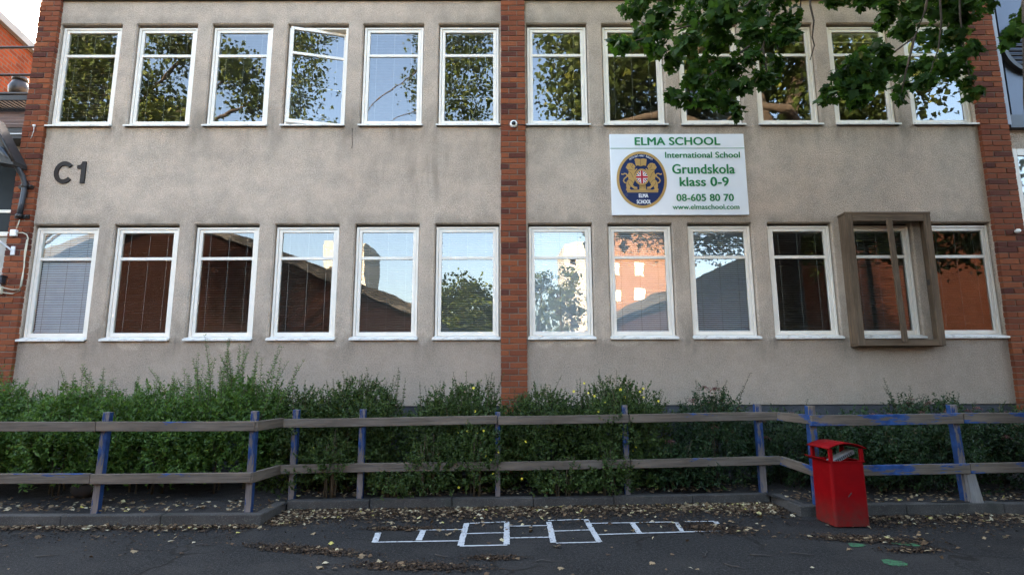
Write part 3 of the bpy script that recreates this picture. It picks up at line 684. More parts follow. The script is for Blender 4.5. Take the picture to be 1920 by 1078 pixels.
m = MB(); m.bar((5.565,gd-.030,gz1-.11),(5.60,gd-.030,gz0+.05),.035,.075,(1,0,0)); m.build('batten', 'guard_wood_v', guard, bevel=.004)
m = MB(); m.box(gx1-.048,gx1-.032,-.12,-.04,2.78,2.86); m.build('block', 'dark_gap', guard)
m = MB(); m.bar((gx0+.012,gd+.05,gz0-.008),(gx0+.012,gd+.05,gz1-.04),.008,.02,(1,0,0)); 
# camera on the middle pilaster
cm = thing('security_camera', 'small white dome security camera on the middle brick pilaster', 'camera', (.065,-.06,5.30))
m = MB(); m.lathe([(.058,0),(.058,.03),(.050,.045),(.030,.050)], 20, c=(.065,-.060,5.295), axis='y'); m.build('housing', 'white_plastic', cm)
m = MB(); m.lathe([(.034,.046),(.032,.058),(.022,.072),(.008,.078)], 16, c=(.065,-.062,5.295), axis='y'); m.build('lens_dome', 'black_plastic', cm)
m = MB(); m.tube([(.12,-.072,5.287),(.20,-.074,5.283),(.26,-.060,5.284)], .007, 6); m.build('cable', 'black_plastic', cm)
cm = thing('security_camera', 'tiny black and white camera on the right brick pilaster beside the lower windows', 'camera', (7.53,-.06,3.55))
m = MB(); m.lathe([(.022,0),(.022,.04)], 12, c=(7.535,-.06,3.565), axis='y'); m.build('mount', 'black_plastic', cm)
m = MB(); m.lathe([(.026,0),(.034,.03),(.026,.06),(.012,.068)], 14, c=(7.522,-.095,3.575), axis='y'); m.build('housing', 'white_plastic', cm)
# hanging dark wire below an upper window
m = MB(); m.tube([(-2.42,-.012,5.26),(-2.418,-.014,5.12),(-2.41,-.012,5.0),(-2.415,-.014,4.93)], .004, 5)
solo(m.build('hanging_wire', 'black_plastic'), 'thin dark wire hanging down the plaster below an upper left window', 'wire')
# left pilaster fittings
E2 = -.075
PIPE = [(-7.46,-.37,4.80),(-7.345,-.30,4.655),(-7.295,-.225,4.56),(-7.262,-.16,4.46),(-7.245,-.12,4.36),(-7.245,-.11,4.24),(-7.256,-.11,4.05),(-7.27,-.11,3.83)]
dp = thing('downpipe', 'dark grey bent downpipe clamped to the left brick pilaster', 'pipe', (-7.36,-.1,3.72))
m = MB(); m.tube(PIPE, .036, 14); m.build('pipe', 'grey_metal', dp)
for z in (4.31, 3.85):
    m = MB(); m.lathe([(.045,-.025),(.045,.025)], 14, c=(-7.250 if z > 4.1 else -7.270,-.11,z)); m.box(-7.36,-7.15,-.085,-.066,z-.028,z+.028); m.lathe([(.018,0),(.018,.03)],8,c=(-7.18,-.085,z),axis='y'); m.build('clamp', 'dark_metal', dp)
jb = thing('junction_box', 'white junction box with a beige cable below the downpipe', 'junction box', (-7.33,-.07,3.5))
m = MB(); m.box(-7.375,-7.285,-.115,-.062,3.545,3.645); m.build('box', 'white_plastic', jb, bevel=.008)
m = MB(); m.tube([(-7.30,-.09,3.66),(-7.285,-.085,3.74),(-7.275,-.085,3.80)], .008, 6)
m.tube([(-7.285,-.09,3.60),(-7.20,-.085,3.60),(-7.145,-.08,3.575),(-7.125,-.07,3.52),(-7.135,-.07,3.2),(-7.125,-.07,2.95),(-7.13,-.07,2.80),(-7.16,-.075,2.755),(-7.24,-.08,2.75),(-7.36,-.08,2.775),(-7.43,-.08,2.79)], .0075, 6)
m.tube([(-7.14,-.07,3.50),(-7.15,-.07,3.3),(-7.125,-.07,3.1),(-7.14,-.07,2.9),(-7.145,-.07,2.73),(-7.24,-.08,2.69),(-7.36,-.08,2.705),(-7.43,-.08,2.72)], .0075, 6); m.build('cable', 'cream_plastic', jb)
j2 = thing('junction_box', 'cream junction box on the left pilaster under a small grey lamp', 'junction box', (-7.42,-.07,2.69))
m = MB(); m.box(-7.475,-7.385,-.118,-.062,2.685,2.80); m.build('box', 'cream_plastic', j2, bevel=.008)
m = MB(); m.lathe([(.010,0),(.010,.008)],10,c=(-7.43,-.118,2.745),axis='y'); m.build('screw', 'dark_metal', j2)
lp = thing('wall_lamp', 'small grey metal wall lamp above the cream junction box', 'lamp', (-7.42,-.07,2.83))
m = MB(); m.box(-7.475,-7.365,-.15,-.062,2.835,2.935); m.box(-7.49,-7.35,-.165,-.06,2.935,2.955); m.build('housing', 'grey_metal', lp, bevel=.006)
m = MB(); m.lathe([(.034,0),(.034,.012),(.022,.016)],14,c=(-7.42,-.15,2.885),axis='y'); m.build('lens', 'light_metal', lp)
m = MB(); m.bar((-7.322,-.10,3.335),(-7.72,-.55,3.80),.022,.022); m.box(-7.355,-7.295,-.075,-.061,3.27,3.40)
solo(m.build('stay_rod', 'light_metal'), 'pale metal stay rod slanting up from the left brick pilaster', 'rod')
hk = thing('cable_hook', 'small white cable end with a thin wire on the left brick pilaster', 'wire', (-7.3,-.07,5.28))
m = MB(); m.lathe([(.018,0),(.024,.012),(.012,.03)],10,c=(-7.265,-.062,5.285),axis='y'); m.build('cap', 'white_plastic', hk)
m = MB(); m.tube([(-7.262,-.075,5.27),(-7.258,-.075,5.2),(-7.28,-.07,5.12),(-7.295,-.068,5.08)], .004, 5); m.build('wire', 'white_plastic', hk)

# ================================================================== neighbours left
nb = thing('neighbouring_annex', 'low tiled annex with dark eaves and white framed window beside the left pilaster', 'building', (-10,.6,0))
YN = .45
m = MB(); m.box(-15,-7.46,YN,YN+3,0,5.34); m.build('wall', 'render_pale', nb)
m = MB(); m.box(-15.2,-7.47,YN-.30,YN-.22,5.20,5.37); m.box(-15.2,-7.47,YN-.30,YN+.1,5.18,5.199); m.build('fascia', 'fascia', nb)
m = MB(); m.box(-15.2,-7.47,YN-.315,YN-.301,5.245,5.262); m.build('gutter_lip', 'light_metal', nb)
m = MB()
for i in range(4):
    y0 = YN-.31+i*.24; z0 = 5.42+i*.17; m.add([(-15.2,y0,z0),(-7.47,y0,z0),(-7.47,y0+.26,z0+.13),(-15.2,y0+.26,z0+.13),(-15.2,y0,z0-.06),(-7.47,y0,z0-.06)], [(0,1,2,3),(4,5,1,0)])
m.box(-15.2,-7.47,YN+.62,YN+3,5.95,6.08); m.build('roof', 'roof_tile', nb)
wn = MB(); ring(wn, -9.7,-7.50,3.68,5.03,.09,.04,.07,.10,YN-.04,YN+.02); wn.box(-9.62,-7.54,YN-.03,YN+.01,4.06,4.11); wf = wn.build('window', 'white', nb, bevel=.004)
m = MB(); m.box(-9.62,-7.54,YN-.012,YN-.005,3.74,4.94); m.build('glass_pane', 'win_dark', wf)
can = thing('entrance_canopy', 'black sloping canopy corner at the left edge above the bent downpipe', 'canopy', (-7.6,-.2,4.6))
m = MB(); m.add([(-7.26,-.34,4.62),(-7.70,-.34,5.32),(-7.70,-.10,5.32),(-7.26,-.10,4.62),(-7.26,-.34,4.56),(-7.62,-.34,4.62),(-7.62,-.10,4.62),(-7.26,-.10,4.56)], [(0,1,2,3),(4,7,6,5),(0,4,5,1),(1,5,6,2),(2,6,7,3),(3,7,4,0)]); m.build('roof_sheet', 'fascia', can)
m = MB(); m.tube([(-7.72,-.36,5.36),(-7.25,-.36,4.61)], .022, 10); m.build('gutter', 'dark_metal', can)
wing = thing('brick_wing', 'tall orange brick wing with pale coping rising behind the tiled annex', 'building', (-12.2,4.5,0))
# wall runs away from the yard, slightly to the left
def wing_parts():
    P0 = Vector((-11.0, 5.2, 0)); d = Vector((-.205, .979, 0)).normalized(); nrm = Vector((d.y,-d.x,0))
    H = 8.66; m = MB(); m.box(-3.2, 9, 0, .35, 0, H); o = m.build('wall', 'brick_wall')
    ang = math.atan2(d.y, d.x); o.parent = wing; mm = Matrix.Translation(P0) @ Matrix.Rotation(ang, 4, 'Z'); o.matrix_basis = WLOC[wing.name].inverted() @ mm
    m = MB(); m.box(-3.25, 9.05, -.10, .45, H, H+.17); o = m.build('coping', 'coping'); o.parent = wing; o.matrix_basis = WLOC[wing.name].inverted() @ mm
wing_parts()
vt = thing('roof_vent', 'dark metal mushroom roof vent on the tiled annex roof', 'vent', (-8.9,1.7,6.25))
m = MB(); m.lathe([(.11,0),(.15,.06),(.16,.16),(.12,.26),(.10,.30)], 24, c=(-9.06,1.55,6.62)); m.build('cowl', 'dark_metal', vt)
m = MB(); m.lathe([(.11,.30),(.125,.32),(.12,.37)], 24, c=(-9.06,1.55,6.62)); m.build('cap', 'dark_metal', vt)
m = MB(); m.box(-9.32,-8.72,1.35,1.75,6.10,6.60); m.build('base', 'dark_metal', vt)
gr = thing('roof_walkway', 'metal grating walkway in front of the roof vent', 'walkway', (-8.8,1.0,6.2))
m = MB()
for i in range(30): m.box(-10.2+i*.08,-10.2+i*.08+.035,.75,1.15,6.16,6.18)
m.box(-10.3,-7.6,.72,.75,6.12,6.20); m.box(-10.3,-7.6,1.15,1.18,6.12,6.20); m.build('grating', 'dark_metal', gr)
rl = thing('roof_railing', 'thin dark horizontal railing pipes in front of the orange brick wing', 'railing', (-9,1.1,6.3))
for z in (6.43, 6.79, 7.32):
    m = MB(); m.tube([(-12,1.1,z),(-7.6,1.1,z)], .022, 8); m.build('rail', 'dark_metal', rl)
m = MB(); m.tube([(-10.6,1.1,6.0),(-10.6,1.1,7.34)], .022, 8); m.build('post', 'dark_metal', rl)
# ================================================================== neighbours right
nr = thing('neighbouring_block', 'building at the right edge with dark metal cladding above a white framed window', 'building', (10,.4,0))
YR = .10
m = MB(); m.box(7.70,15,YR,YR+5,0,5.35); m.build('wall', 'plaster', nr)
m = MB()
for i in range(5): m.box(7.86+i*1.2,7.86+i*1.2+1.17,YR-.06,YR+.3,5.48,8.6)
m.box(7.72,13.9,YR-.03,YR+.3,5.36,8.6); m.build('metal_cladding', plain('blue_grey_cladding', (.055,.060,.075), .35, .5, var=.2, scale=1.2), nr)
m = MB(); m.box(7.715,7.775,YR-.12,YR+.1,5.30,8.6); m.build('edge_trim', plain('pale_trim', (.26,.27,.31), .45), nr)
m = MB(); m.box(7.78,13.9,YR-.10,YR+.1,5.26,5.47); m.build('base_flashing', plain('dark_flashing', (.03,.032,.04), .4), nr)
lv = MB(); n = 40; prof = [(.46,0),(.46,.05),(.41,.05),(.41,0)]
for i in range(11):
    z = -.38+i*.076; hw = math.sqrt(max(.41**2-z*z, .0))
    lv.bar((8.28-hw,YR-.10,6.62+z),(8.28+hw,YR-.10,6.62+z),.035,.02,(0,.5,1))
vs = [];
for r, y in ((.47,YR-.062),(.47,YR-.14),(.41,YR-.14),(.41,YR-.062)):
    for j in range(n): vs.append((8.28+r*math.cos(2*math.pi*j/n), y, 6.62+r*math.sin(2*math.pi*j/n)))
lv.add(vs, [(k_*n+j, k_*n+(j+1)%n, (k_+1)*n+(j+1)%n, (k_+1)*n+j) for k_ in range(3) for j in range(n)])
lv.build('round_louvre', 'fascia', nr)
wn = MB(); ring(wn, 7.78,10.0,3.30,4.93,.07,.07,.10,.11,YR-.055,YR-.002); wn.box(7.85,9.93,YR-.05,YR-.004,3.74,3.80); wf = wn.build('window', 'white', nr, bevel=.004)
m = MB(); m.add([(7.84,YR-.03,3.39),(9.94,YR-.03,3.39),(9.94,YR-.03,4.84),(7.84,YR-.03,4.84)], [(0,1,2,3)]); m.build('glass_pane', 'glass', wf)
m = MB(); m.box(7.84,9.94,YR-.012,YR-.006,3.39,4.84); m.build('curtain', plain('pale_curtain', (.50,.52,.56), .9), wf)

# ================================================================== FENCE
fence = thing('wooden_fence', 'low two-rail wooden fence with peeling blue paint in front of the shrubs', 'fence', (0,-1.5,.08))
def rail(a, b, h=.097, t=.045, mat='wood_some', sag=.006, nm='rail'):
    # local frame: x along the rail, so the grain follows it
    a, b = Vector(a), Vector(b); d = b-a; L_ = d.length; mb = MB(); n = max(2, int(L_/.25)); vs = []
    ph = random.uniform(0,6)
    for i in range(n+1):
        x = L_*i/n; o = sag*math.sin(x*1.3+ph); o2 = .004*math.sin(x*2.1+ph)
        vs += [(x,-t/2+o2,-h/2+o),(x,t/2+o2,-h/2+o),(x,t/2+o2,h/2+o),(x,-t/2+o2,h/2+o)]
    fs = [(4*i+j, 4*i+(j+1)%4, 4*(i+1)+(j+1)%4, 4*(i+1)+j) for i in range(n) for j in range(4)] + [(3,2,1,0),(4*n,4*n+1,4*n+2,4*n+3)]
    mb.add(vs, fs); me = mb.mesh(nm, mat, .004); o = bpy.data.objects.new(nm, me); C.objects.link(o); o.parent = fence
    ax = d.normalized(); up = Vector((0,0,1)); yy = up.cross(ax).normalized(); up = ax.cross(yy)
    mm = Matrix((ax,yy,up)).transposed().to_4x4(); mm.translation = a
    o.matrix_basis = WLOC[fence.name].inverted() @ mm; return o
def post(x, y, ztop, w=.066, d=.070, mat='post_blue', zb=-.05, lean=(0,0)):
    mb = MB(); L_ = ztop-zb; mb.box(0,L_,-d/2,d/2,-w/2,w/2); mb.mi = [1,1,0,0,0,0]; me = mb.mesh('post', [mat, 'post_side'], .005); o = bpy.data.objects.new('post', me); C.objects.link(o); o.parent = fence
    ax = Vector((lean[0],lean[1],1)).normalized(); yy = Vector((0,1,0)); zz = ax.cross(yy).normalized(); yy = zz.cross(ax)
    mm = Matrix((ax,yy,zz)).transposed().to_4x4(); mm.translation = (x - lean[0]*L_*.5, y, zb); o.matrix_basis = WLOC[fence.name].inverted() @ mm; return o
YA = -2.255
rail((-9.4,YA-.03,.962),(-4.26,YA-.03,.966),mat='wood_bare'); rail((-4.25,YA-.03,.968),(-2.63,YA-.03,.966),mat='wood_some')
rail((-9.4,YA-.03,.444),(-4.26,YA-.03,.450),mat='wood_some'); rail((-4.25,YA-.03,.452),(-2.63,YA-.03,.448),mat='wood_some')
for x in (-9.0,-6.62): post(x, YA+.045, 1.10)
post(-4.215, YA+.045, 1.105, .070, lean=(.02,0)); post(-2.67, YA+.045, 1.11, .066)
def ym(x): return -1.50 + (x+2.5)*(.215/5.5)
def zt(x): return .945 + (x+2.6)*.0062
def zl(x): return .425 + (x+2.6)*.0078
rail((-2.63,YA-.03,.964),(-2.63,ym(-2.63)-.05,.948),h=.10,mat='wood_bare'); rail((-2.64,YA-.03,.446),(-2.64,ym(-2.63)-.05,.428),h=.10,mat='wood_bare')
for x0, x1, mt, ml in ((-2.68,-.155,'wood_bare','wood_bare'),(-.145,1.40,'wood_bare','wood_bare'),(1.41,3.19,'wood_some','wood_some')):
    rail((x0,ym(x0)-.055,zt(x0)),(x1,ym(x1)-.055,zt(x1)),mat=mt); rail((x0,ym(x0)-.055,zl(x0)),(x1,ym(x1)-.055,zl(x1)),mat=ml)
for x, zz, ww, mt in ((-2.50,1.09,.068,'post_blue'),(-1.73,1.09,.068,'post_blue'),(-.148,1.05,.058,'post_blue'),(1.37,1.12,.060,'post_blue'),(2.99,1.125,.078,'post_blue')): post(x, ym(x)+.015, zz, ww, .075, mt)
rail((3.20,ym(3.2)-.06,.978),(3.225,-2.07,.990),mat='wood_blue'); rail((3.20,ym(3.2)-.06,.470),(3.225,-2.07,.455),mat='wood_blue')
def yr(x): return -2.03 + (x-3.2)*.075
for x0, x1 in ((3.21,4.945),(4.955,9.4)):
    rail((x0,yr(x0)-.045,.985+(x0-3.2)*.003),(x1,yr(x1)-.045,.985+(x1-3.2)*.003),h=.112,mat='wood_blue'); rail((x0,yr(x0)-.045,.452+(x0-3.2)*.003),(x1,yr(x1)-.045,.452+(x1-3.2)*.003),h=.105,mat='wood_blue')
post(3.255, yr(3.2)+.03, 1.135, .078, .08, 'wood_blue'); post(4.92, yr(4.92)+.04, 1.135, .072, .08, 'post_blue', lean=(-.03,0)); post(7.2, yr(7.2)+.04, 1.13)
mb = MB(); mb.add([(0,-.05,-.07),(0,.05,-.07),(0,.05,.07),(0,-.05,.07),(.42,-.04,-.045),(.42,.04,-.045),(.42,.04,.045),(.42,-.04,.045)], [(0,1,2,3),(4,7,6,5),(0,4,5,1),(1,5,6,2),(2,6,7,3),(3,7,4,0)])
me = mb.mesh('stake', 'stake_wood', .005); o = bpy.data.objects.new('stake', me); C.objects.link(o); o.parent = fence
ax = Vector((-.09,.02,1)).normalized(); yy = Vector((0,1,0)); zz = ax.cross(yy).normalized(); yy = zz.cross(ax); mm = Matrix((ax,yy,zz)).transposed().to_4x4(); mm.translation = (5.0, yr(5)-.02, 0); o.matrix_basis = WLOC[fence.name].inverted() @ mm

# ================================================================== BIN
def rrect(x0, x1, y0, y1, r, n=5):
    pts = []
    for cx, cy, a0 in ((x1-r,y1-r,0),(x0+r,y1-r,90),(x0+r,y0+r,180),(x1-r,y0+r,270)):
        for i in range(n+1): a = R(a0+90*i/n); pts.append((cx+r*math.cos(a), cy+r*math.sin(a)))
    return pts
binT = thing('litter_bin', 'red metal litter bin with arched lid on corner posts beside the fence', 'litter bin', (3.30,-2.36,0), rz=R(2))
BL = lambda me, nm: place_local(me, nm, binT)
def place_local(me, nm, parent):
    o = bpy.data.objects.new(nm, me); C.objects.link(o); o.parent = parent; WLOC[o.name] = WLOC[parent.name]; return o
bw, bd = .175, .175
def bin_body():
    mb = MB(); n = None; rings = []
    for z, s in ((.012,1.0),(.03,1.0),(.30,.995),(.60,.985),(.615,.985)):
        p = rrect(-bw*s,bw*s,-bd*s,bd*s,.030); n = len(p); rings.append([(x,y,z) for x, y in p])
    inn = [(x*.93,y*.93,.615) for x, y, z in rings[-1]]; dn = [(x*.93,y*.93,.10) for x, y, z in rings[-1]]
    R_ = rings + [inn, dn]; vs = [p for r in R_ for p in r]
    fs = [(i*n+j,i*n+(j+1)%n,(i+1)*n+(j+1)%n,(i+1)*n+j) for i in range(len(R_)-1) for j in range(n)] + [tuple(range(n))[::-1], tuple(range((len(R_)-1)*n,len(R_)*n))]
    mb.add(vs, fs, 0, False); return mb.mesh('body', 'red')
bb = BL(bin_body(), 'body')
m = MB(); o_ = rrect(-.185,.185,-.185,.185,.03); i_ = rrect(-.155,.155,-.155,.155,.02); n = len(o_)
m.add([(x,y,.612) for x,y in o_]+[(x,y,.620) for x,y in o_]+[(x,y,.612) for x,y in i_]+[(x,y,.620) for x,y in i_], [(n+j,n+(j+1)%n,3*n+(j+1)%n,3*n+j) for j in range(n)]+[(j,(j+1)%n,n+(j+1)%n,n+j) for j in range(n)]+[(2*n+j,3*n+j,3*n+(j+1)%n,2*n+(j+1)%n) for j in range(n)]+[(j,2*n+j,2*n+(j+1)%n,(j+1)%n) for j in range(n)]); BL(m.mesh('rim','red'), 'rim')
m = MB(); m.add([(-.186,-.18,.618),(-.186,.18,.618),(-.232,.18,.650),(-.232,-.18,.650),(-.186,-.18,.610),(-.186,.18,.610),(-.232,.18,.642),(-.232,-.18,.642)], [(0,1,2,3),(7,6,5,4),(0,3,7,4),(1,5,6,2),(2,6,7,3)]); BL(m.mesh('side_lip','red',.002), 'side_lip')
for sx in (-1,1):
    for sy in (-1,1):
        m = MB(); m.box(sx*.155-.020,sx*.155+.020,sy*.158-.014,sy*.158+.014,.612,.742); BL(m.mesh('corner_post','red',.006), 'corner_post')
m = MB(); nn = 16; vs = []
for i in range(nn+1):
    t = -1+2*i/nn; x = t*.192; z = .737+.050*(1-t*t)
    for yv in (-.192,.192): vs += [(x,yv,z),(x,yv,z+.010)]
fs = []
for i in range(nn):
    a = 4*i; b = a+4; fs += [(a+1,a+3,b+3,b+1),(a,b,b+2,a+2),(a,a+1,b+1,b),(a+2,b+2,b+3,a+3)]
fs += [(0,2,3,1),(4*nn,4*nn+1,4*nn+3,4*nn+2)]
m.add(vs, fs, 0, True); BL(m.mesh('lid','red'), 'lid')
m = MB(); m.box(-.165,.165,-.165,.165,.03,.05); BL(m.mesh('liner','black_plastic'), 'liner')
m = MB(); m.box(-.026,.026,-.1775,-.1730,-.0035,.0035,0,Matrix.Translation((-.005,0,.305))@Matrix.Rotation(R(-48),4,'Y')); BL(m.mesh('scratch','dark_gap'), 'scratch')
np_ = thing('newspaper', 'grey printed newspaper bundle sticking up inside the red bin', 'newspaper', (3.34,-2.36,.60))
mm = Matrix.Translation((3.335,-2.36,.642)) @ Matrix.Rotation(R(6),4,'Z') @ Matrix.Rotation(R(-24),4,'Y')
m = MB(); m.box(-.125,.135,-.05,.05,-.022,.024,0,mm); m.build('bundle', 'paper', np_, bevel=.006)
m = MB()
for i in range(9): m.box(-.09+i*.022,-.078+i*.022,-.054,-.0515,-.012,.012,0,mm)
m.build('print', 'paper_dark', np_)
m = MB(); m.lathe([(.02,-.17),(.11,-.14),(.165,-.06),(.17,.03),(.13,.11),(.05,.15)], 14)
for i, v in enumerate(m.v): m.v[i] = (v[0]*.72*(1+.12*math.sin(i*2.3))-4.93, v[1]*.72*(1+.1*math.cos(i*1.7))-1.42, v[2]*.66+.21)
solo(m.build('boulder', 'stone'), 'round grey boulder lying in the shade under the left shrubs', 'stone')
# ================================================================== SHRUBS
def shrub(name, label, group, cx, cy, rx_, ry_, h, n, leaf_mat, size, shoots, tall, width=.42, upright=.5, low=.12, dens_shell=.55, flowers=None, zmin=.10, lab2=None):
    t = thing(name, label, 'shrub', (cx,cy,.09), group)
    st = MB(); P = []; D = []; S = []
    # woody stems
    for i in range(7):
        a = rng.uniform(0,2*math.pi); r = rng.uniform(.1,.7); tip = (cx+rx_*r*math.cos(a), cy+ry_*r*math.sin(a), zmin+h*rng.uniform(.55,.95))
        b = (cx+rx_*.25*math.cos(a), cy+ry_*.25*math.sin(a), .05); mid = ((b[0]*.5+tip[0]*.5), (b[1]*.5+tip[1]*.5), (b[2]+tip[2])*.5+.1)
        st.tube([b, mid, tip], [.012,.008,.003], 5)
    # leafy sprays: clusters along many short twigs placed through the volume, denser near its outside
    nt_ = n//14
    u = rng.uniform(size=nt_)**.5; a = rng.uniform(0,2*math.pi,nt_)
    lump = 1+.14*np.sin(a*3+cx*5)+.10*np.sin(a*5+cx*9)
    top = h*(1-.30*u**2.6)*(1+.07*np.sin(a*4+u*6+cx*3)); v = rng.uniform(size=nt_)**.62
    bx = cx+rx_*u*np.cos(a)*lump; by = cy+ry_*u*np.sin(a)*lump; bz = low+(top-low)*v
    out = norm(np.stack([(bx-cx)/rx_,(by-cy)/ry_,.9*v**2],1)); tw = norm(out*.6+np.array([0,0,upright])+rand_dirs(nt_)*.55); Lg = rng.uniform(.08,.20,nt_)*(size/.04)**.5
    bz = bz - tw[:,2]*Lg*.7
    for q in range(14):
        f = (q+.5)/14; side = rand_dirs(nt_); pos = np.stack([bx,by,bz],1)+tw*(Lg*f)[:,None]
        P.append(pos); D.append(norm(side*.9+tw*.65)); S.append(size*rng.uniform(.65,1.2,nt_)*(1-.35*f))
    # long shoots standing out of the top
    for i in range(shoots):
        a0 = rng.uniform(0,2*math.pi); r = rng.uniform(0,.92); x0, y0 = cx+rx_*r*math.cos(a0), cy+ry_*r*math.sin(a0)*.9
        zb = h*rng.uniform(.45,.8); Ls = rng.uniform(.35,1.)*tall + h*.25; d = np.array([rng.normal()*.16+.10*math.cos(a0), rng.normal()*.12, 1.]); bend = rng.normal(size=2)*.12
        m_ = max(6, int(Ls/.022)); f = np.linspace(0,1,m_)
        pts = np.stack([x0+d[0]*Ls*f+bend[0]*f*f*Ls, y0+d[1]*Ls*f+bend[1]*f*f*Ls, zb+Ls*f],1)
        st.tube([tuple(pts[0]),tuple(pts[m_//2]),tuple(pts[-1])], [.004,.003,.0015], 4, cap=False)
        ph = rng.uniform(0,6)
        for sgn in (0, math.pi):
            an = ph+np.arange(m_)*1.57+sgn
            P.append(pts); D.append(np.stack([np.cos(an),np.sin(an),np.full(m_,.45)],1)+rand_dirs(m_)*.25); S.append(size*(1.05-.6*f)*rng.uniform(.8,1.15,m_))
    P = np.concatenate(P); D = np.concatenate(D); S = np.concatenate(S)
    ok = (P[:,2] > zmin) & (P[:,1] < -.03)
    P, D, S = P[ok], D[ok], S[ok]
    Nn = norm(np.array([0,-.25,.8])+rand_dirs(len(P))*.75)
    st.build('stem', 'stem', t); leaves('foliage', P, D, Nn, S, leaf_mat, t, width=width)
    return t
fl = MB()
for i in range(5):
    a = 2*math.pi*i/5; c_, s_ = math.cos(a), math.sin(a); q = lambda r, w_: (r*c_-w_*s_, r*s_+w_*c_)
    p = [q(.002,0), q(.010,-.007), q(.017,-.004), q(.018,.004), q(.010,.007)]
    fl.add([(x,-.004*(k_ in (2,3)),z) for k_, (x,z) in enumerate(p)], [(0,1,2,3,4)])
FLOWER = fl.mesh('flower', 'flower_yellow')
def flowers(t, pts):
    for (x,y,z) in pts:
        o = bpy.data.objects.new('flower', FLOWER); C.objects.link(o); o.parent = t
        o.matrix_basis = WLOC[t.name].inverted() @ Matrix.Translation((x,y,z)) @ Euler((R(rng.uniform(-50,10)),R(rng.uniform(0,72)),R(rng.uniform(-35,35)))).to_matrix().to_4x4() @ Matrix.Scale(rng.uniform(.75,1.05),4)
def unproj(px, py, y):
    d = CM.T @ np.array([(px-960)/1078.3, 1, (539-py)/1078.3]); return CO + d*((y-CO[1])/d[1])
GL = 'tall leafy shrubs behind the left fence'
for (x, y, rx_, ry_, h, sh, tall, lab) in (
  (-7.35,-1.15,.75,.75,1.42,26,.42,'leafy green shrub at the left edge against the brick pilaster'),
  (-6.35,-1.15,.75,.72,1.36,26,.30,'leafy green shrub under the leftmost lower window, behind the fence'),
  (-5.35,-1.10,.75,.75,1.32,26,.34,'leafy green shrub with two thin tall shoots under the second lower window'),
  (-4.40,-1.10,.70,.72,1.34,28,.30,'leafy green shrub behind the left fence post, under the third lower window'),
  (-3.45,-1.00,.66,.75,1.42,56,.52,'tallest leafy shrub with upright shoots behind the fence corner at the left')):
    shrub('leafy_shrub', lab, GL, x, y, rx_, ry_, h, 19000, 'privet_leaf', .066, sh, tall, .46, .75, low=.30, zmin=.24)
GP = 'small-leaved shrubs with yellow flowers along the wall'
for (x, y, rx_, ry_, h, sh, tall, n_, lab, fl_) in (
  (-2.62,-.85,.50,.60,1.28,24,.18,9000,'dense small-leaved shrub next to the tall leafy shrub, just right of the fence corner',[]),
  (-1.95,-.80,.62,.62,1.40,40,.16,12000,'dense rounded small-leaved shrub under the window left of the two nearest the pilaster',[(264,492),(478,507)]),
  (-.62,-.85,.62,.62,1.36,40,.16,12000,'small-leaved shrub with many yellow flowers left of the middle brick pilaster',[(1003,215),(1010,322),(872,377),(935,423),(975,413),(1020,422),(1050,412),(1053,440),(838,515),(1058,528),(1083,547),(1062,566),(1107,588),(1094,610),(935,562),(942,590),(935,673),(1120,508)]),
  (.42,-.80,.52,.58,1.28,26,.16,9000,'small-leaved shrub directly right of the middle brick pilaster',[(45,632),(62,462)])):
    t = shrub('flowering_shrub', lab, GP, x, y, rx_, ry_, h, int(n_*2.4), 'potentilla_leaf', .042, sh, tall, .70, .5, low=.10, zmin=.12)
    if fl_: flowers(t, [tuple(unproj((480 if x < 0.3 else 960)+a/2.46, 640+b/2.46, -1.46 if b > 400 else y-.45)) for a, b in fl_])
t = shrub('flowering_shrub', 'small-leaved shrub with yellow flowers on top, below the school sign', GP, 1.38,-.80,.62,.58,1.38, 27000, 'potentilla_leaf', .042, 40, .15, .70, .5, low=.14, zmin=.14)
flowers(t, [tuple(unproj(960+a/2.46, 640+b/2.46, -1.2 if b > 340 else -1.15)) for a, b in ((333,193),(285,230),(352,238),(380,252),(427,280),(398,325),(500,222),(513,270),(521,256),(547,272),(560,298),(591,231),(607,258),(606,217),(675,275),(505,426),(560,459),(556,502),(572,487),(411,527),(456,517),(431,541),(467,536))])
shrub('flowering_shrub', 'low bushy shrub poking through the fence left of the middle pilaster', GP, -2.10,-1.40,.26,.24,.80, 3600, 'potentilla_leaf', .040, 6, .05, .62, .5, low=.30, zmin=.16)
shrub('flowering_shrub', 'small low shrub growing beneath the lower rail left of the middle pilaster', GP, -1.38,-1.42,.26,.22,.42, 3000, 'potentilla_leaf', .040, 8, .08, .62, .5, low=.12, zmin=.12)
shrub('flowering_shrub', 'rounded low shrub leaning over the lower rail under the middle fence section', GP, -.95,-1.40,.30,.26,.72, 4200, 'potentilla_leaf', .040, 8, .08, .62, .5, low=.14, zmin=.12)
shrub('flowering_shrub', 'bushy shrub overhanging the rail just left of the middle fence post', GP, -.42,-1.38,.32,.28,.98, 5600, 'potentilla_leaf', .040, 8, .08, .62, .5, low=.22, zmin=.14)
shrub('flowering_shrub', 'low shrub leaning out below the lower rail right of the pilaster', GP, .62,-1.36,.34,.24,.50, 3600, 'potentilla_leaf', .040, 8, .08, .62, .5, low=.12, zmin=.12)
shrub('flowering_shrub', 'small shrub with yellow flowers hanging over the lower rail beside the fence post', GP, 1.16,-1.33,.26,.22,.66, 3200, 'potentilla_leaf', .040, 8, .08, .62, .5, low=.14, zmin=.12)
GS = 'dark shrubs with faded pink flower heads behind the right fence'
